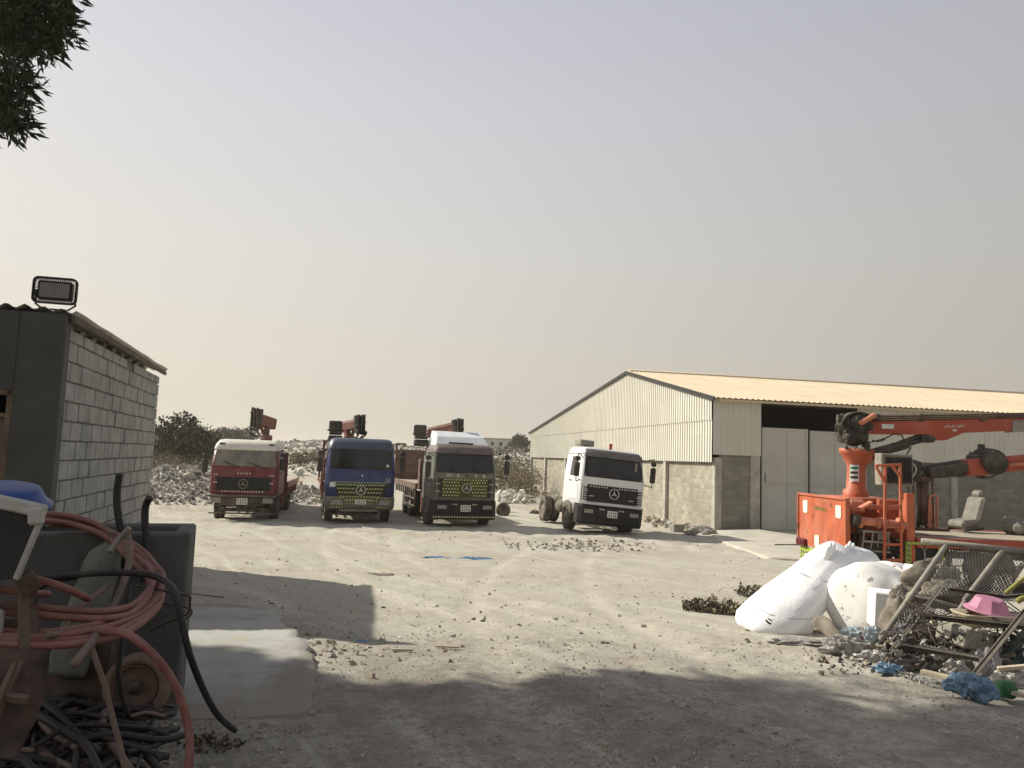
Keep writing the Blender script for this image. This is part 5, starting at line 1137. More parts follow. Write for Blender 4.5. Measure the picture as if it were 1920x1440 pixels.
# concrete trough
q0 = P(356, 1010, 4.75); zt = P(350, 999, 4.75).z; gx = gz(-2.2, 4.9); mb = MB(); x1 = q0.x; x0 = x1 - .98
gx -= .15; trot = Matrix.Rotation(R(19), 3, 'Z'); cz_ = (zt + gx) / 2
def tq(a, b_): return V((x1, 4.75, cz_)) + trot @ V((a, b_, 0))
mb.box(tq(-.5, .05), (1.0, .1, zt - gx), trot, bev=.015); mb.box(tq(-.05, .36), (.1, .5, zt - gx - .006), trot, bev=.015); mb.box(tq(-.95, .36), (.1, .5, zt - gx - .006), trot, bev=.015); mb.box(tq(-.5, .65), (1.0, .1, zt - gx - .01), trot, bev=.015)
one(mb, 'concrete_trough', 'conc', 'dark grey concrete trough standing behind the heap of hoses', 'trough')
# dark bin / cabinet with white rim and a blue tub on it
t = thing('cabinet', 'black tilted cabinet with a dirty white rim at the far left', 'cabinet', (-2.35, 3.4, gz(-2.3, 3.4)))
def wq(mb, a, b_, w, h, mi=0, bev=.006): mb.bar(a, b_, w, h, mi=mi, bev=bev)
c0, c1, c2_, c3 = P(-70, 938, 3.3), P(78, 968, 3.3), P(32, 1085, 3.3), P(-70, 1095, 3.3); dv = V((-.32, .5, .0))
mb = MB(); mb.add([c0, c1, c2_, c3, c0 + dv, c1 + dv, c2_ + dv, c3 + dv], [(0, 1, 2, 3), (7, 6, 5, 4), (0, 4, 5, 1), (1, 5, 6, 2), (2, 6, 7, 3), (3, 7, 4, 0)]); mb.build('body', 'blackp', t, world=True)
mb = MB(); mb.bar(c0 + V((0, -.01, .03)), c1 + V((.02, -.01, .02)), .04, .055, bev=.008); mb.bar(c1 + V((-.04, -.025, .0)), c1 + V((.025, -.025, .005)), .03, .075, bev=.01); mb.build('rim', 'foam2', t, world=True)
mb = MB(); mb.bar(c1 + V((.005, -.015, -.02)), c2_ + V((.005, -.015, 0)), .022, .022, bev=.004); mb.build('edge_strip', 'foam2', t, world=True)
tub = P(6, 926, 3.35); t = thing('tub', 'blue plastic tub lying upside down on the black cabinet', 'tub', tub + V((-.12, .16, -.06)))
ax = V((.08, -.16, 1)).normalized(); mb = MB(); mb.lathe([(.2, .0), (.202, .012), (.19, .02), (.16, .075), (.15, .08), (.02, .08)], (0, 0, 0), ax, 36); mb.build('bowl', 'bluep', t)
mb = MB(); mb.lathe([(.195, -.012), (.212, -.008), (.214, .006), (.195, .01)], (0, 0, 0), ax, 36); mb.build('rim', 'bluep', t)
# standing stubs of thick cable
line('pipe_stub', [(224, 888, 4.6), (219, 930, 4.6), (222, 970, 4.6), (230, 1010, 4.6), (236, 1080, 4.6)], .021, 'cable', 'thick black pipe end sticking straight up against the block wall', 'pipe')
line('pipe_stub', [(281, 933, 4.6), (273, 950, 4.62), (272, 985, 4.62), (276, 1030, 4.6), (270, 1090, 4.55)], .021, 'cable', 'shorter black pipe end with a bent top, right of the tall pipe end', 'pipe')
# old gas cylinder
t = thing('gas_cylinder', 'grey green gas cylinder leaning on the concrete trough behind the hoses', 'cylinder', P(140, 1250, 4.3)); a, b_ = P(205, 1020, 4.5), P(120, 1270, 4.2)
mb = MB(); d_ = (b_ - a); mb.lathe([(.03, 0), (.05, .02), (.085, .06), (.1, .14), (.1, d_.length - .02), (.08, d_.length)], a, d_, 20); mb.build('body', 'greencyl', t, world=True)
mb = MB(); mb.cyl(a - d_.normalized() * .06, a + d_.normalized() * .02, .03, n=10); mb.build('valve', 'rust', t, world=True)
# red hoses
H = lambda pts, m, lb, r=.0165: line('hose', pts, r, m, lb, 'hose', 7, 10, 'red hoses coiled on the scrap heap')
mb = MB()
loops = [[(-60, 1150, 3.5), (0, 1147, 3.5), (60, 1152, 3.5), (130, 1158, 3.55), (200, 1160, 3.6), (250, 1148, 3.75), (280, 1112, 3.95), (278, 1085, 4.1), (262, 1065, 4.25), (235, 1040, 4.4), (205, 1010, 4.5), (160, 990, 4.5), (120, 980, 4.45), (80, 977, 4.3)],
         [(-60, 1196, 3.4), (0, 1193, 3.4), (80, 1195, 3.4), (150, 1186, 3.45), (215, 1172, 3.6), (265, 1150, 3.8), (295, 1118, 4.0), (303, 1088, 4.1), (288, 1070, 4.25), (268, 1045, 4.4), (240, 1022, 4.45), (200, 1002, 4.55), (150, 988, 4.55), (92, 982, 4.4)],
         [(-60, 1210, 3.33), (0, 1208, 3.33), (80, 1211, 3.33), (160, 1205, 3.4), (235, 1186, 3.55), (280, 1155, 3.8), (300, 1128, 3.98), (293, 1095, 4.1), (280, 1073, 4.2), (250, 1055, 4.35)]]
loops += [[(x + 4 * sin(x * .05), y + dy_, Y + .05) for x, y, Y in loops[i_]] for i_, dy_ in ((0, -14), (1, -9), (2, -8))]
for lp_ in loops: mb.tube(pp(*lp_), .0165, 10, sub=7)
one(mb, 'hose_coil', 'hose', 'big coil of faded red hose looped round the scrap at the left', 'hose')
H([(-40, 1080, 3.45), (0, 1077, 3.45), (50, 1082, 3.45), (110, 1098, 3.5), (150, 1115, 3.6), (165, 1123, 3.7)], 'hose', 'short bright red hose end pointing right above the big coil')
H([(-40, 1102, 3.5), (0, 1105, 3.5), (60, 1112, 3.55), (90, 1114, 3.7)], 'hose', 'red hose just below the bright red hose end, at the left edge')
H([(165, 1183, 3.5), (200, 1183, 3.45), (240, 1190, 3.4), (285, 1225, 3.4), (320, 1270, 3.45), (342, 1320, 3.5), (354, 1370, 3.5), (355, 1420, 3.45), (345, 1500, 3.4)], 'hose', 'red hose curving down to the bottom edge before the brown wheel', .018)
H([(172, 1215, 3.35), (182, 1245, 3.35), (198, 1290, 3.38), (212, 1350, 3.4), (228, 1410, 3.4), (240, 1480, 3.4)], 'hosetan', 'thin dusty hose running steeply down in front of the brown wheel', .012)
H([(236, 995, 4.4), (243, 1020, 4.3), (241, 1060, 4.15), (225, 1110, 3.95), (200, 1160, 3.7), (175, 1200, 3.4), (138, 1246, 3.2)], 'hosetan', 'tan dusty hose crossing the red coil to a cut end', .0175)
H([(90, 1190, 3.35), (115, 1186, 3.45), (150, 1140, 3.7), (200, 1100, 4.0)], 'hosetan', 'short tan hose passing under the red coil', .014)
line('pipe', [(243, 990, 4.35), (225, 1010, 4.35), (205, 1035, 4.3)], .016, 'galv', 'pale broken plastic pipe lying across the green cylinder top', 'pipe')
# black hoses and wires
line('hose', [(80, 1085, 4.1), (140, 1078, 4.1), (200, 1074, 4.0), (270, 1076, 3.95), (310, 1090, 3.9), (328, 1112, 3.8), (340, 1160, 3.75), (355, 1225, 3.75), (380, 1290, 3.85), (408, 1340, 4.05), (440, 1369, 4.38)], .0165, 'cable', 'black hose arching over the coil and reaching down to the gravel on the right', 'hose')
line('hose', [(60, 1110, 4.3), (100, 1090, 4.3), (150, 1080, 4.35), (210, 1070, 4.4), (240, 1090, 4.2), (236, 1140, 4.0), (228, 1200, 3.9), (222, 1260, 3.9), (228, 1300, 3.95), (240, 1340, 4)], .015, 'cable', 'black hose hanging down in front of the brown wheel', 'hose')
line('wire', [(255, 1098, 4.1), (310, 1108, 4.0), (352, 1116, 3.9), (356, 1128, 3.9), (352, 1150, 3.95), (325, 1162, 4.0), (265, 1190, 4.1)], .006, 'black', 'looped black wire sticking out right of the red coil', 'wire')
line('wire', [(290, 1128, 4.0), (335, 1136, 3.95), (358, 1142, 3.9), (356, 1155, 3.9), (345, 1160, 3.9)], .0055, 'black', 'thin bent black wire just below the looped wire', 'wire')
line('wire', [(300, 1105, 4.2), (350, 1112, 4.1), (420, 1120, 4.2)], .003, 'black', 'very thin straight wire pointing right over the shaded ground', 'wire', 3, 5)
# brown wheel on a hand cart
t = thing('cart_wheel', 'brown dusty wheel leaning against the concrete trough', 'wheel', P(258, 1345, 4.2)); wc_ = P(258, 1287, 4.25); axw = V((.12, -1, .12)).normalized()
rw = .172; mb = MB(); mb.lathe([(rw * .66, -.02), (rw * .7, -.045), (rw * .82, -.062), (rw * .95, -.045), (rw, -.015), (rw, .015), (rw * .95, .045), (rw * .82, .062), (rw * .7, .045), (rw * .66, .02)], wc_, axw, 36); ty = mb.build('tyre', 'wheelb', t, world=True)
mb = MB(); mb.lathe([(rw * .66, -.03), (rw * .68, .05), (rw * .63, .055), (rw * .58, .03), (rw * .52, -.01), (rw * .36, -.012), (rw * .28, .0), (rw * .24, .03), (.012, .03)], wc_, axw, 30); mb.build('rim', 'wheelr', t, world=True)
mb = MB(); mb.lathe([(.03, -.05), (.03, .07), (.012, .075)], wc_, axw, 14); mb.build('hub', 'dark', t, world=True)
# rusty frame and boards at the far left
t = thing('board_rack', 'rusty post frame with brown boards standing at the bottom left corner', 'rack', P(45, 1400, 3.2))
mb = MB(); mb.bar(P(43, 1075, 3.35), P(46, 1240, 3.3), .036, .036, bev=.005); mb.bar(P(43, 1078, 3.32), P(62, 1108, 3.35), .05, .07, bev=.005); mb.bar(P(50, 1225, 3.3), P(-20, 1360, 3.1), .03, .04, bev=.005); mb.bar(P(60, 1085, 3.5), P(64, 1230, 3.4), .03, .03); mb.build('post', 'rust', t, world=True)
mb = MB(); mb.add([P(-60, 1215, 3.2), P(86, 1222, 3.3), P(80, 1290, 3.3), P(62, 1350, 3.25), P(26, 1420, 3.2), P(-60, 1420, 3.1)] + [p + V((.0, .03, 0)) for p in (P(-60, 1215, 3.2), P(86, 1222, 3.3), P(80, 1290, 3.3), P(62, 1350, 3.25), P(26, 1420, 3.2), P(-60, 1420, 3.1))], [(0, 1, 2, 3, 4, 5), (11, 10, 9, 8, 7, 6)] + [(i, (i + 1) % 6, 6 + (i + 1) % 6, 6 + i) for i in range(6)]); mb.build('board', 'scrapwood', t, world=True)
mb = MB(); mb.bar(P(-40, 1300, 3.15), P(52, 1312, 3.2), .05, .03, bev=.004); mb.bar(P(-10, 1330, 3.1), P(28, 1245, 3.25), .022, .03, bev=.004); mb.build('brace', 'rust', t, world=True)
mb = MB(); mb.bar(P(-30, 1140, 3.4), P(62, 1128, 3.45), .06, .03, bev=.005); mb.bar(P(-30, 1165, 3.45), P(70, 1172, 3.5), .03, .03, bev=.005); one(mb, 'scrap_bar', 'rust', 'flat rusty bar lying between the red hoses at the left edge', 'scrap')
mb = MB(); mb.box(P(-4, 1170, 3.4), (.04, .03, .13), bev=.006); one(mb, 'white_block', 'foam2', 'small white block at the left edge below the hoses', 'block')
mb = MB(); q = P(160, 1300, 4.3); mb.add(*[[q + V(v) for v in ((-.28, 0, -.2), (.1, -.02, -.2), (.12, 0, .26), (-.2, .04, .24), (-.28, .03, -.2), (.1, .02, -.2), (.12, .04, .26), (-.2, .08, .24))], [(0, 1, 2, 3), (7, 6, 5, 4), (0, 4, 5, 1), (1, 5, 6, 2), (2, 6, 7, 3), (3, 7, 4, 0)]]); one(mb, 'steel_plate', 'scrapwood', 'brown steel plate leaning between the cylinder and the wheel', 'plate')
# heap of black cables: uncountable tangle
rc = random.Random(5); mb = MB()
for k in range(110):
    cx = rc.uniform(-30, 250); cy = rc.uniform(1325, 1450); Y = lerp(4.25, 3.35, (cy - 1310) / 140)
    p0 = P(cx, cy, Y); a = rc.uniform(0, 6.3); ln = rc.uniform(.5, 1.15); cv = rc.uniform(-1.5, 1.5); lv_ = rc.uniform(.45, 1.0); pts = []
    for j in range(6):
        g_ = gz(p0.x, p0.y, False); hh = .05 + .26 * max(0, 1 - ((p0.x + 2.05) / .62) ** 2) * max(0, 1 - ((p0.y - 3.9) / .95) ** 2)
        if pix(V((p0.x, p0.y, g_)))[0] > 335 - 6 * rc.random(): break
        pts.append(V((p0.x, p0.y, g_ + hh * (lv_ + rc.uniform(-.07, .07)) + .01))); a += cv / 5; p0 = p0 + V((cos(a), sin(a), 0)) * ln / 5
    if len(pts) > 2: mb.tube(pts, rc.choice((.009, .012, .015, .018)), 8, rc.choice((0, 0, 0, 1)), sub=5)
tag(mb.build('cable_heap', ['cable', 'hosetan']), kind='stuff')
for pts, lb in (([(72, 1310, 3.9), (110, 1340, 3.8), (150, 1385, 3.6), (175, 1420, 3.5), (190, 1460, 3.4)], 'thick ribbed black hose with pale joint running down across the cable heap'), ([(120, 1400, 3.6), (170, 1382, 3.65), (230, 1378, 3.75), (300, 1388, 3.85), (345, 1378, 4.0)], 'black hose lying across the cable heap towards the wheel'), ([(-20, 1415, 3.35), (40, 1425, 3.3), (60, 1440, 3.25), (90, 1460, 3.2)], 'black hose at the bottom edge of the cable heap'), ([(76, 1308, 4.05), (120, 1315, 4.05), (160, 1320, 4.1), (190, 1340, 4.1)], 'black hose curving over the top of the cable heap')):
    line('cable', pts, .017, 'cable', lb, 'cable')

# ------------------------------------------------------------------ rubbish heap at the right
def D(x, y, Y): return P(1360 + x / 3.4286, 980 + y / 3.4286, Y)      # measured on an enlargement of the heap
def blob(name, path, radii, m, label, cat, n=20, amp=.12, fr=4, flat=1.0, sub=3, seed=0, mats=None):
    pts = smooth_path([V(p) for p in path], sub); k = len(pts); rr = smooth_path([V((r, 0, 0)) for r in radii], sub)
    mb = MB(); rings = []; nrm = None
    for i, p in enumerate(pts):
        t = (pts[min(i + 1, k - 1)] - pts[max(i - 1, 0)]).normalized(); nrm = t.cross(V((0, 1, 0))).normalized() if abs(t.y) < .9 else t.cross(V((1, 0, 0))).normalized(); bi = t.cross(nrm)
        rg = []
        for j in range(n):
            a = 2 * pi * j / n; o = nrm * cos(a) + bi * sin(a) * flat; r = rr[i].x * (1 + amp * NZ.noise(V((o.x * 1.6, o.y * 1.6 + i * .22, o.z * 1.6 + seed))) * 1.6 - amp * 1.3 * abs(NZ.noise(V((o.x * fr, o.y * fr + i * .4, seed + o.z * fr)))) - amp * .6 * abs(NZ.noise(V((o.x * fr * 2.5, i * .7, seed + o.z * fr * 2.5)))))
            rg.append(p + o * r)
        rings.append(rg)
    mb.loft(rings, 0, not m.startswith('bag')); return one(mb, name, mats or m, label, cat)
# tall white sack leaning back, with gathered neck
YS = 9.35
t = thing('white_sack', 'tall plump white woven sack leaning to the right on the rubbish heap', 'sack', G(1455, 1178))
def sack_ring(cx, cy, Y, rx, ry, n=30, sd=0, wr=.05):
    c = P(cx, cy, Y); w_ = rx / FPX * Y; ax_ = V((.83, .1, -.55)).normalized(); ay = V((0.0, 1, .08)); out = []
    for j in range(n):
        a = 2 * pi * j / n; k = 1 + wr * NZ.noise(V((cos(a) * 2.5 + sd, sin(a) * 2.5, cy * .02))) * 2 + wr * .7 * NZ.noise(V((cos(a) * 7, sin(a) * 7 + sd, cy * .05)))
        out.append(c + ax_ * cos(a) * w_ * k + ay * sin(a) * ry * k)
    return out
mb = MB(); rg = []; OUT = [(1395, 1172, 1500, 1189, .3), (1379, 1166, 1517, 1189, .4), (1384, 1152, 1528, 1170, .46), (1403, 1130, 1541, 1146, .47), (1430, 1108, 1553, 1124, .45), (1460, 1087, 1566, 1104, .42), (1486, 1067, 1580, 1087, .38), (1504, 1050, 1592, 1072, .34), (1522, 1035, 1602, 1060, .29), (1540, 1022, 1606, 1048, .23), (1553, 1016, 1604, 1038, .16), (1562, 1014, 1590, 1028, .06)]
for lx, ly, rx_, ry_, dp in OUT:
    cY = YS + (1178 - (ly + ry_) / 2) * .003; a_ = P(lx, ly, cY); b_ = P(rx_, ry_, cY); c_ = (a_ + b_) / 2; h_ = (b_ - a_) / 2; o_ring = []
    for j in range(34):
        an_ = 2 * pi * j / 34; q = V((cos(an_), sin(an_), ly * .03)); k = 1 + .06 * NZ.noise(V((q.x * 3, q.y * 3, q.z))) + .06 * NZ.noise(V((q.x * 5, q.y * 5, q.z * .25 + 3))) - .05 * abs(NZ.noise(V((q.x * 7, q.y * 7, q.z * .5 + 7))))
        o_ring.append(c_ + h_ * cos(an_) * k + V((.1, 1, .1)) * sin(an_) * dp * k)
    rg.append(o_ring)
mb.loft(rg, 0, True); mb.build('body', 'sack', t, world=True)
for k_ in (3, 6): mb = MB(); cc_ = sum(rg[k_], V()) / len(rg[k_]); mb.tube([cc_ + (p - cc_) * 1.003 + V((0, 0, .012 * sin(i_))) for i_, p in enumerate(rg[k_])], .0035, 5, closed=True); mb.build('seam', 'bagl', t, world=True)
mb = MB(); rg = []
for cx, cy, rx, ry in ((1560, 1075, 34, .2), (1580, 1062, 38, .26), (1600, 1052, 38, .26), (1618, 1045, 32, .22), (1630, 1040, 24, .16), (1636, 1036, 8, .06)): rg.append(sack_ring(cx, cy, YS + .55, rx, ry, 26, 3 + cx * .002, .11))
mb.loft(rg, 0, True); mb.build('folded_neck', 'sack', t, world=True)
mb = MB()
for k in range(9):
    a0 = P(1548 + k * 6, 1030 - 9 * sin(k * 1.1) - k * .2, YS + .2 + k * .04); mb.tube([a0 + V((0, 0, -.12)), a0 + V((.01, -.02, -.02)), a0 + V((.03, 0, .03))], [.05, .035, .012], 7, sub=2)
mb.build('gathered_top', 'sack', t, world=True)
mb = MB(); 
for y_ in (0,): mb.tube(pp((1436, 1163, 8.92), (1441, 1168, 8.92), (1446, 1170, 8.92)), .012, 6); mb.tube(pp((1440, 1160, 8.92), (1448, 1164, 8.92)), .008, 6)
mb.build('ink_mark', 'ink', t, world=True)
# white plastic tank lying on its side with a square hatch
t = thing('plastic_tank', 'round white plastic tank lying on its side among the rubbish', 'tank', G(1640, 1192)); ta, tb = P(1602, 1130, 9.0), P(1770, 1118, 9.9)
d_ = tb - ta; mb = MB(); rt_ = .44; prof = [(.02, -.1), (.16, -.098), (.28, -.085), (.36, -.045), (.415, .03), (.44, .12), (.448, .2), (.45, .35), (.44, .6), (.43, .8), (.38, .95), (.28, 1.03), (.02, 1.06)]
mb.lathe(prof, ta, d_, 44, wob=.07); body = mb.build('body', 'tank', t, world=True)
mb = MB(); rg = [];   # moulded recess
hp0, hp1 = P(1632, 1113, 8.72), P(1700, 1068, 8.9)
mb.add([P(1634, 1112, 8.74), P(1700, 1113, 8.82), P(1712, 1066, 9.15), P(1650, 1068, 9.05)] + [p + V((0, .25, -.02)) for p in (P(1634, 1112, 8.74), P(1700, 1113, 8.82), P(1712, 1066, 9.15), P(1650, 1068, 9.05))], [(0, 1, 2, 3), (7, 6, 5, 4), (0, 4, 5, 1), (1, 5, 6, 2), (2, 6, 7, 3), (3, 7, 4, 0)]); mb.build('moulded_panel', 'tankd', t, world=True)
mb = MB(); mb.lathe([(.44, 0), (.455, .02), (.455, .06), (.44, .08)], ta + d_.normalized() * .5, d_, 44, wob=.07); mb.build('rib', 'tank', t, world=True)
mb = MB(); mb.tube([P(1590 + 50 * cos(R(a)), 1105 - 46 * sin(R(a)), 9.5) for a in range(75, 5, -8)], .02, 6); one(mb, 'strap', 'cable', 'dark strap lying in the gap between white sack and white tank', 'strap')
def block(name, cx, cy, Y, dims, rz, rx, m, label, cat, bev=.012, dent=0):
    mb = MB(); c = P(cx, cy, Y); mb.box(c, dims, Matrix.Rotation(R(rz), 3, 'Z') @ Matrix.Rotation(R(rx), 3, 'Y'), bev=bev); return one(mb, name, m, label, cat)
block('foam_box', 1664, 1143, 8.35, (.33, .36, .38), -14, 3, 'foam', 'white polystyrene box in front of the round white tank', 'box')
block('foam_slab', 1712, 1088, 8.7, (.12, .3, .32), -8, 4, 'foam', 'narrow white polystyrene slab on edge behind the pipe rack', 'box')
# pipe rack with wire mesh
YR = 7.55
t = thing('pipe_rack', 'dirty galvanised pipe rack with chain link mesh tipped over on the heap', 'rack', D(1300, 760, YR) - V((0, 0, .1)))
def TB(mb, a, b_, r=.028, n=12): mb.tube([a, b_], r, n)
mb = MB(); TB(mb, D(1262, 118, YR + .3), D(1960, 188, YR + .1), .03); TB(mb, D(1425, 140, YR + .25), D(1000, 750, YR - .5), .026); TB(mb, D(1785, 175, YR + .15), D(1540, 500, YR - .2), .026); TB(mb, D(1560, 480, YR - .15), D(1380, 760, YR - .5), .024); TB(mb, D(1180, 460, YR - .15), D(1600, 572, YR - .2), .023); TB(mb, D(1960, 205, YR + .1), D(1850, 360, YR), .022); mb.build('pipe_frame', 'galv', t, world=True)
mb = MB(); c00, c10, c11, c01 = D(1440, 172, YR + .27), D(1930, 205, YR + .12), D(1840, 470, YR - .1), D(1260, 470, YR - .1)
def quad(c00, c10, c11, c01, u, v): return c00.lerp(c10, u).lerp(c01.lerp(c11, u), v)
def mesh_net(mb, c, nu, nv, r=.0034, bag=.06, keep=lambda u, v: True, sd=0):
    for s_ in (1, -1):
        for i in range(-nv, nu + nv + 1):
            seg = []
            for j in range(nv * 2 + 1):
                v = j / (nv * 2); u = (i + s_ * j / 2) / nu
                ok = 0 <= u <= 1 and keep(u, v)
                if ok: seg.append(quad(*c, u, v) + V((.012 * NZ.noise(V((u * 5, v * 5, sd))), bag * sin(pi * u) * sin(pi * v) + .012 * (1 if (i + j) % 2 else -1) * .3, .012 * NZ.noise(V((u * 5, v * 5, sd + 4))))))
                if (not ok or j == nv * 2) and len(seg) > 1: mb.tube(seg, r, 3, cap=False)
                if not ok: seg = []
mesh_net(mb, (c00, c10, c11, c01), 26, 11); mb.build('wire_mesh', 'wire', t, world=True)
mb = MB(); mesh_net(mb, (D(1170, 480, YR - .15), D(1560, 560, YR - .2), D(1400, 740, YR - .4), D(1060, 720, YR - .4)), 16, 8, sd=2); mb.build('wire_mesh', 'wire', t, world=True)
# angle iron frame
YA = 6.9; t = thing('angle_iron_frame', 'dark rusty angle iron frame lying tilted in front of the pipe rack', 'frame', D(1000, 930, YA - .4))
mb = MB()
for a, b_, w_ in (((1392, 415, 7.2), (985, 930, 6.55), .045), ((1255, 590, 6.75), (1960, 665, 6.45), .05), ((1130, 782, 6.6), (1640, 868, 6.2), .05), ((1935, 560, 6.3), (1585, 995, 5.95), .055), ((1440, 420, 7.2), (1800, 470, 7.1), .03), ((1800, 470, 7.1), (1960, 455, 7.1), .03), ((1000, 925, 6.55), (1390, 1035, 6.2), .035)):
    p, q = D(*a), D(*b_); mb.bar(p, q, w_, .008, bev=.002); mb.bar(p + V((0, .012, -.012)), q + V((0, .012, -.012)), .008, w_, bev=.002)
mb.build('angle_bar', 'dark', t, world=True)
mb = MB(); mb.bar(D(1400, 820, 6.8), D(1220, 930, 6.5), .03, .03, bev=.003); mb.bar(D(1440, 640, 7.2), D(1390, 780, 7.0), .03, .02, bev=.003); mb.build('brace', 'rust', t, world=True)
line('pipe', [(1600, 1210, 8.0), (1640, 1209, 7.7), (1693, 1210, 7.3)], .032, 'galv', 'fat dusty pipe stub lying flat below the foam box', 'pipe', 2)
# basin, tray and bin
t = thing('basin', 'pink plastic basin upside down on a cream tray', 'basin', D(1690, 570, 6.9)); mb = MB(); mb.lathe([(.18, 0), (.185, .012), (.16, .03), (.12, .11), (.1, .12), (.01, .12)], (0, 0, 0), (.1, -.12, 1), 9, sm=False); mb.build('bowl', 'pink', t)
mb = MB(); mb.lathe([(.165, -.004), (.195, 0), (.195, .01), (.165, .012)], (0, 0, 0), (.1, -.12, 1), 18); mb.build('rim', 'pink', t)
mb = MB(); q = D(1710, 590, 6.8); mb.loft([[q + V((x * s_, y * s_, z)) for x, y in rrect(-.29, -.16, .27, .16, .08)] for s_, z in ((.8, -.09), (1, 0), (1.03, .012), (.97, .012), (.8, -.06))], 0, True); one(mb, 'tray', 'tray', 'cream plastic tray holding the pink basin', 'tray')
mb = MB(); q = D(1430, 640, 7.0); mb.box(q + V((0, 0, 0)), (.28, .12, .06), Matrix.Rotation(R(-4), 3, 'Y'), bev=.028); one(mb, 'tray', 'tray', 'small cream plastic container lying left of the cream tray, under the dark angle iron', 'container')
# concrete lump, cloth
def lump(name, c, r, m, label, cat, amp=.3, sq=(1, 1, 1), n=14, seed=0, fr=1.6):
    mb = MB(); rings = []
    for j in range(1, n):
        th = pi * j / n; rg = []
        for k in range(2 * n):
            ph = pi * k / n; o = V((sin(th) * cos(ph), sin(th) * sin(ph), cos(th))); q = 1 + amp * NZ.noise(o * fr + V((seed, 0, 0))) + (amp * .5 * NZ.noise(o * fr * 3 + V((seed, 3, 0))) if not m.startswith('bag') else -amp * .9 * abs(NZ.noise(o * fr * 1.7 + V((seed, 3, 0)))) - amp * .5 * abs(NZ.noise(o * fr * 4 + V((seed, 7, 0)))))
            rg.append(V(c) + V((o.x * sq[0], o.y * sq[1], o.z * sq[2])) * r * q)
        rings.append(rg)
    mb.loft(rings, 0, m == 'cloth' or m == 'sack'); return one(mb, name, m, label, cat)
mb = MB(); c = D(1570, 735, 6.75); rm = Matrix.Rotation(R(12), 3, 'Y') @ Matrix.Rotation(R(20), 3, 'Z'); mb.box(c, (.44, .3, .17), rm, bev=.015)
for k in range(6): mb.box(c + rm @ V((-.19 + k * .075, -.12, .08)), (.04, .1, .03), rm, bev=.01)
mb.box(c + V((.08, .1, -.14)), (.4, .25, .18), rm, bev=.02); one(mb, 'foam_packaging', 'foamd', 'dirty ribbed foam packaging block below the cream tray', 'packaging')
for c, r, m, lb, sq, sd, nm in ((D(1330, 380, 7.9), .26, 'cloth', 'brown dirty cloth bundle hanging behind the pipe rack', (1.1, .6, .8), 1, 'cloth'), (D(1150, 640, 7.5), .22, 'cloth', 'dirty brown sacking pulled under the leaning pipe', (.9, .6, 1.3), 2, 'cloth'), (D(1420, 470, 7.7), .2, 'cloth', 'grey brown sacking bundled behind the pink basin', (1.3, .6, .7), 5, 'cloth'),
                           (D(775, 810, 7.4), .19, 'bag', 'crumpled clear plastic bag in front of the white tank', (1.3, .7, .65), 3, 'plastic_bag'), (D(950, 870, 7.1), .12, 'bagw', 'small torn white plastic bag at the foot of the dark frame', (1.3, .7, .6), 4, 'plastic_bag'), (D(1130, 900, 6.75), .15, 'bagl', 'pale lilac plastic bag under the angle iron', (1.3, .8, .6), 6, 'plastic_bag'), (D(1040, 940, 6.5), .09, 'bagb', 'small dull blue bag beside the front tip of the dark frame', (1.3, .8, .55), 7, 'plastic_bag'),
                           (D(1450, 900, 6.7), .2, 'bag', 'cloudy plastic bag stuffed between the two dark bars', (1.1, .7, .75), 8, 'plastic_bag'), (D(1480, 940, 6.4), .09, 'bag', 'small dusty bag below the cloudy plastic bag', (1.2, .8, .8), 9, 'plastic_bag'), (D(1690, 930, 6.4), .14, 'bagl', 'pale round bag behind the rightmost dark bar', (.8, .6, 1.2), 10, 'plastic_bag'), (D(810, 715, 8.0), .11, 'bagc', 'light blue clear bag at the foot of the white tank', (1.4, .8, .7), 11, 'plastic_bag'), (D(1860, 1000, 6.2), .13, 'bagw', 'clear plastic wrap at the lower right edge of the heap', (1.4, .7, .7), 12, 'plastic_bag'),
                           (D(470, 770, 8.1), .16, 'bag', 'flat dusty plastic sheet on the ground left of the tank', (2.0, .8, .3), 13, 'plastic_bag'), (D(960, 720, 7.7), .1, 'bagc', 'pale clear wrap right of the light blue bag', (1.2, .6, .9), 14, 'plastic_bag'), (D(1250, 700, 7.2), .16, 'bagl', 'grey crumpled film behind the lower dark bar', (1.5, .6, .6), 15, 'plastic_bag')):
    lump(nm, c, r, m, lb, 'cloth' if nm == 'cloth' else 'plastic bag', .42 if nm == 'plastic_bag' else .32, sq, 20, sd, 2.2)
blob('plastic_bag', [D(1395, 1050, 5.75), D(1480, 1045, 5.75), D(1580, 1060, 5.72), D(1680, 1085, 5.68), D(1760, 1110, 5.65)], [.03, .085, .1, .085, .04], 'bagb', 'long crumpled blue plastic bag on the ground at the front of the heap', 'plastic bag', 30, .45, 2.2, .75, 7, 3)
t_ = D(1800, 1070, 5.75); mb = MB(); mb.lathe([(.055, -.05), (.06, -.045), (.066, .045), (.062, .05), (.02, .05)], t_, (.9, .15, -.1), 18); one(mb, 'cup', 'green', 'green plastic cup lying against the wooden lath at the lower right', 'cup')
blob('wood_chunk', [D(570, 640, 8.2), D(640, 660, 8.1), D(700, 720, 7.9), D(760, 770, 7.8)], [.05, .09, .085, .04], 'cloth', 'brown curled board leaning on the front of the white tank', 'board', 12, .12, 3, .5, 3, 2)
mb = MB(); mb.box(D(925, 715, 7.9), (.1, .06, .14), Matrix.Rotation(.3, 3, 'Y'), bev=.02); one(mb, 'carton', 'salmon', 'small orange brown carton beside the foam box', 'carton')
def plank(a, b_, w, h, m, label, name='plank'): mb = MB(); mb.bar(a, b_, w, h, bev=.004); return one(mb, name, m, label, 'plank')
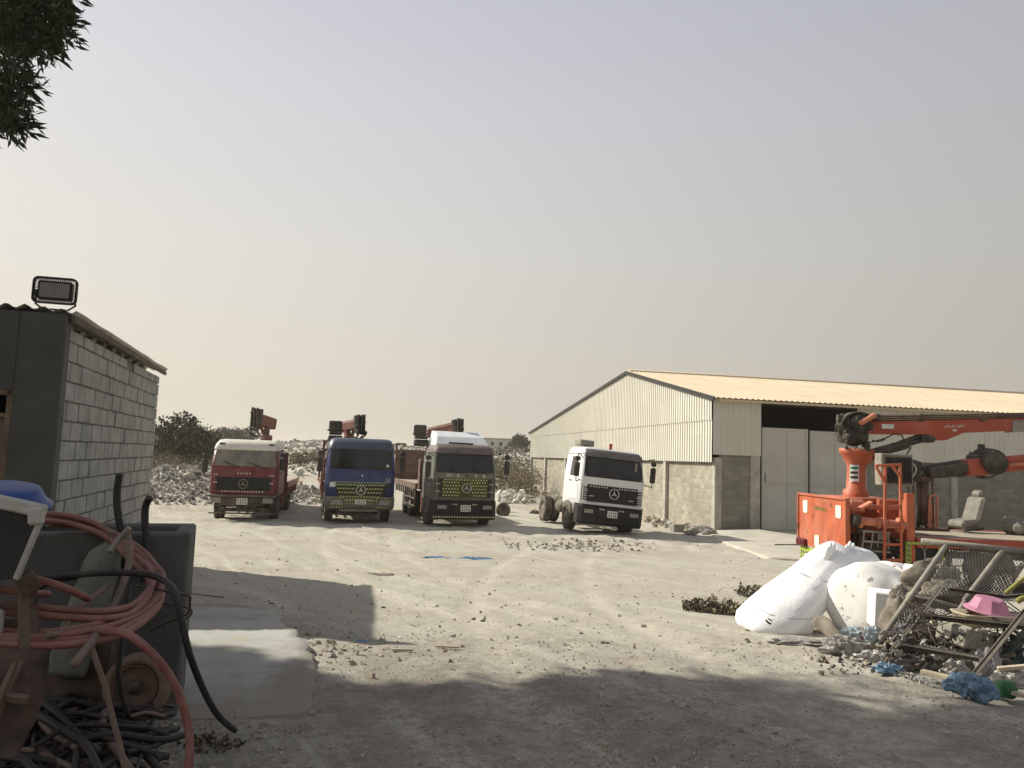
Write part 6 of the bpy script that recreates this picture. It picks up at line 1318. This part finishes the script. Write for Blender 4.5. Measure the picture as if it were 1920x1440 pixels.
plank(D(1262, 955, 6.2), D(1990, 1125, 5.6), .06, .03, 'woodl', 'long pale wooden lath running behind the blue bag', 'lath')
plank(D(1750, 940, 6.2), D(1990, 920, 6.1), .05, .03, 'woodl', 'short pale lath at the right edge above the green cup', 'lath')
plank(D(1640, 880, 6.7), D(1860, 850, 6.5), .05, .03, 'wood', 'grey lath sticking out behind the pale round bag', 'lath')
plank(D(1360, 640, 7.3), D(1700, 640, 7.2), .035, .03, 'woodl', 'thin cream lath under the tray')
for a, b_, lb in (((1960, 680, 7.0), (1720, 960, 6.5), 'dark green pipe leaning at the right edge of the heap'), ((1990, 780, 6.9), (1800, 960, 6.5), 'second dark green pipe, right of the leaning one')):
    mb = MB(); mb.tube([D(*a), D(*b_)], .04, 12); one(mb, 'pipe', 'greenp', lb, 'pipe')
line('hose', [(1886, 1112, 6.9), (1900, 1100, 6.9), (1915, 1088, 6.9), (1940, 1074, 6.9)], .018, 'yellow', 'yellow green hose poking in at the right edge', 'hose')
line('hose', [(1908, 1128, 6.8), (1918, 1122, 6.8), (1950, 1118, 6.8)], .024, 'yellow', 'short fat yellow green hose below the other one at the right edge', 'hose')
mb = MB()                                           # thin twisted wires and twigs in the heap (uncountable)
for k in range(60):
    c = D(RU(1150, 1900), RU(560, 900), RU(6.6, 7.4)); mb.tube([c + V((RU(-.14, .14), RU(-.1, .1), RU(-.1, .1))) for j in range(4)], RU(.003, .007), 4, k % 3, sub=4)
for k in range(260):
    c = D(RU(600, 1400), RU(760, 980), 7); q = G(*pix(c)); s_ = RU(.012, .05); shard(mb, q + V((0, 0, s_ * .3)), s_, random.choice((0, 0, 3, 3, 1, 2)), .5)
for k in range(120):
    u = random.random(); q = G(1680 + 80 * u + RU(-8, 8), 1263 + 26 * u + RU(-4, 4)); shard(mb, q + V((0, 0, .01)), RU(.02, .045), 3, .5)
for k in range(420):
    c = D(RU(1000, 2000), RU(700, 960), RU(6.5, 7.5)); shard(mb, c, RU(.015, .09), random.choice((1, 2, 0, 4, 4, 0, 3)), .25)
tag(mb.build('litter', ['rub1', 'rust', 'cable', 'foam2', 'rub3']), kind='stuff')
lump('earth_heap', D(1560, 860, 7.2) + V((0, .2, -.3)), .55, 'ash', 'dark mound of dirt and ash under the pipe rack', 'heap', .35, (1.5, .8, .75), 22, 3, 2)

# ------------------------------------------------------------------ small things on the yard
def on_ground(px, py): return G(px, py)
for px, py, w_, lb, m in ((818, 1046, .3, 'blue rag on the yard in front of the blue truck', 'bagb2'), (885, 1048, .42, 'longer strip of blue sheet on the yard, right of the blue rag', 'bagb2'), (676, 1202, .07, 'tiny blue scrap in the shade edge left of centre', 'bagb2'), (712, 1078, .22, 'dark brown crushed scrap lying alone on the pale yard', 'cloth'), (1465, 1024, .3, 'dark flat scrap on the apron left of the orange truck', 'trim')):
    q = on_ground(px, py); lump('scrap_sheet', q, w_, m, lb, 'scrap', .8, (1.2, .6, .1), 12, px, 2.4)
for px, py, ln, a, lb in ((755, 1222, .18, .1, 'short pale stick on the ground at the shade edge'), (840, 1217, .22, -.05, 'pale stick right of the other short stick'), (1478, 1023, 1.0, .25, 'dark pole lying on the ground left of the orange truck')):
    q = on_ground(px, py); mb = MB(); mb.bar(q + V((-ln / 2 * cos(a), -ln / 2 * sin(a), .015)), q + V((ln / 2 * cos(a), ln / 2 * sin(a), .015)), .02 if ln < .5 else .05, .015 if ln < .5 else .05); one(mb, 'stick', 'woodl' if ln < .5 else 'trim', lb, 'stick')
q = on_ground(943, 967); mb = MB(); mb.lathe([(.16, -.1), (.28, -.12), (.33, -.06), (.33, .06), (.28, .12), (.16, .1), (.1, 0)], q + V((0, 0, .25)), (.3, -.9, .3), 20); one(mb, 'tyre', 'rubber', 'old tyre lying in the shade right of the olive truck', 'tyre')
q = on_ground(1003, 963); lump('stone', q, .22, 'rub3', 'dark stone on the sand between the olive and white trucks', 'stone', .4, (1.2, .7, .7), 8, 4)
q = on_ground(1270, 998); mb = MB(); mb.box(q + V((0, 0, .14)), (.45, .3, .32), Matrix.Rotation(.3, 3, 'Z'), bev=.02); one(mb, 'concrete_block', 'rub1', 'single grey concrete block near the shed corner', 'block')
for k, (px, py, r_, lb) in enumerate(((1312, 998, .3, 'pale broken stone slab leaning on the rubble by the shed corner'), (1330, 1002, .2, 'smaller pale stone at the shed corner'), (1296, 1003, .17, 'flat stone left of the slab near the shed corner'))):
    lump('stone', on_ground(px, py) + V((0, 0, .08)), r_, 'rub1', lb, 'stone', .45, (1.5, .8, .6), 8, k + 8)
mb = MB()                                           # scattered litter on the yard (uncountable)
for k in range(420):
    q = G(RU(380, 1480), 1000 + 220 * random.random() ** 1.6); s_ = RU(.015, .08) * 1; shard(mb, q, s_, random.choice((0, 0, 1, 1, 2, 3)), .2)
for k in range(130):
    q = G(random.gauss(590, 90), random.gauss(1215, 18)); shard(mb, q, RU(.02, .07), random.choice((0, 2, 2)), .6)
for k in range(200):
    q = G(random.gauss(1090, 70), random.gauss(1024, 5)); shard(mb, q, RU(.04, .14), 0, .4)
tag(mb.build('litter', ['rub1', 'rub1', 'rub2', 'rub0']), kind='stuff')
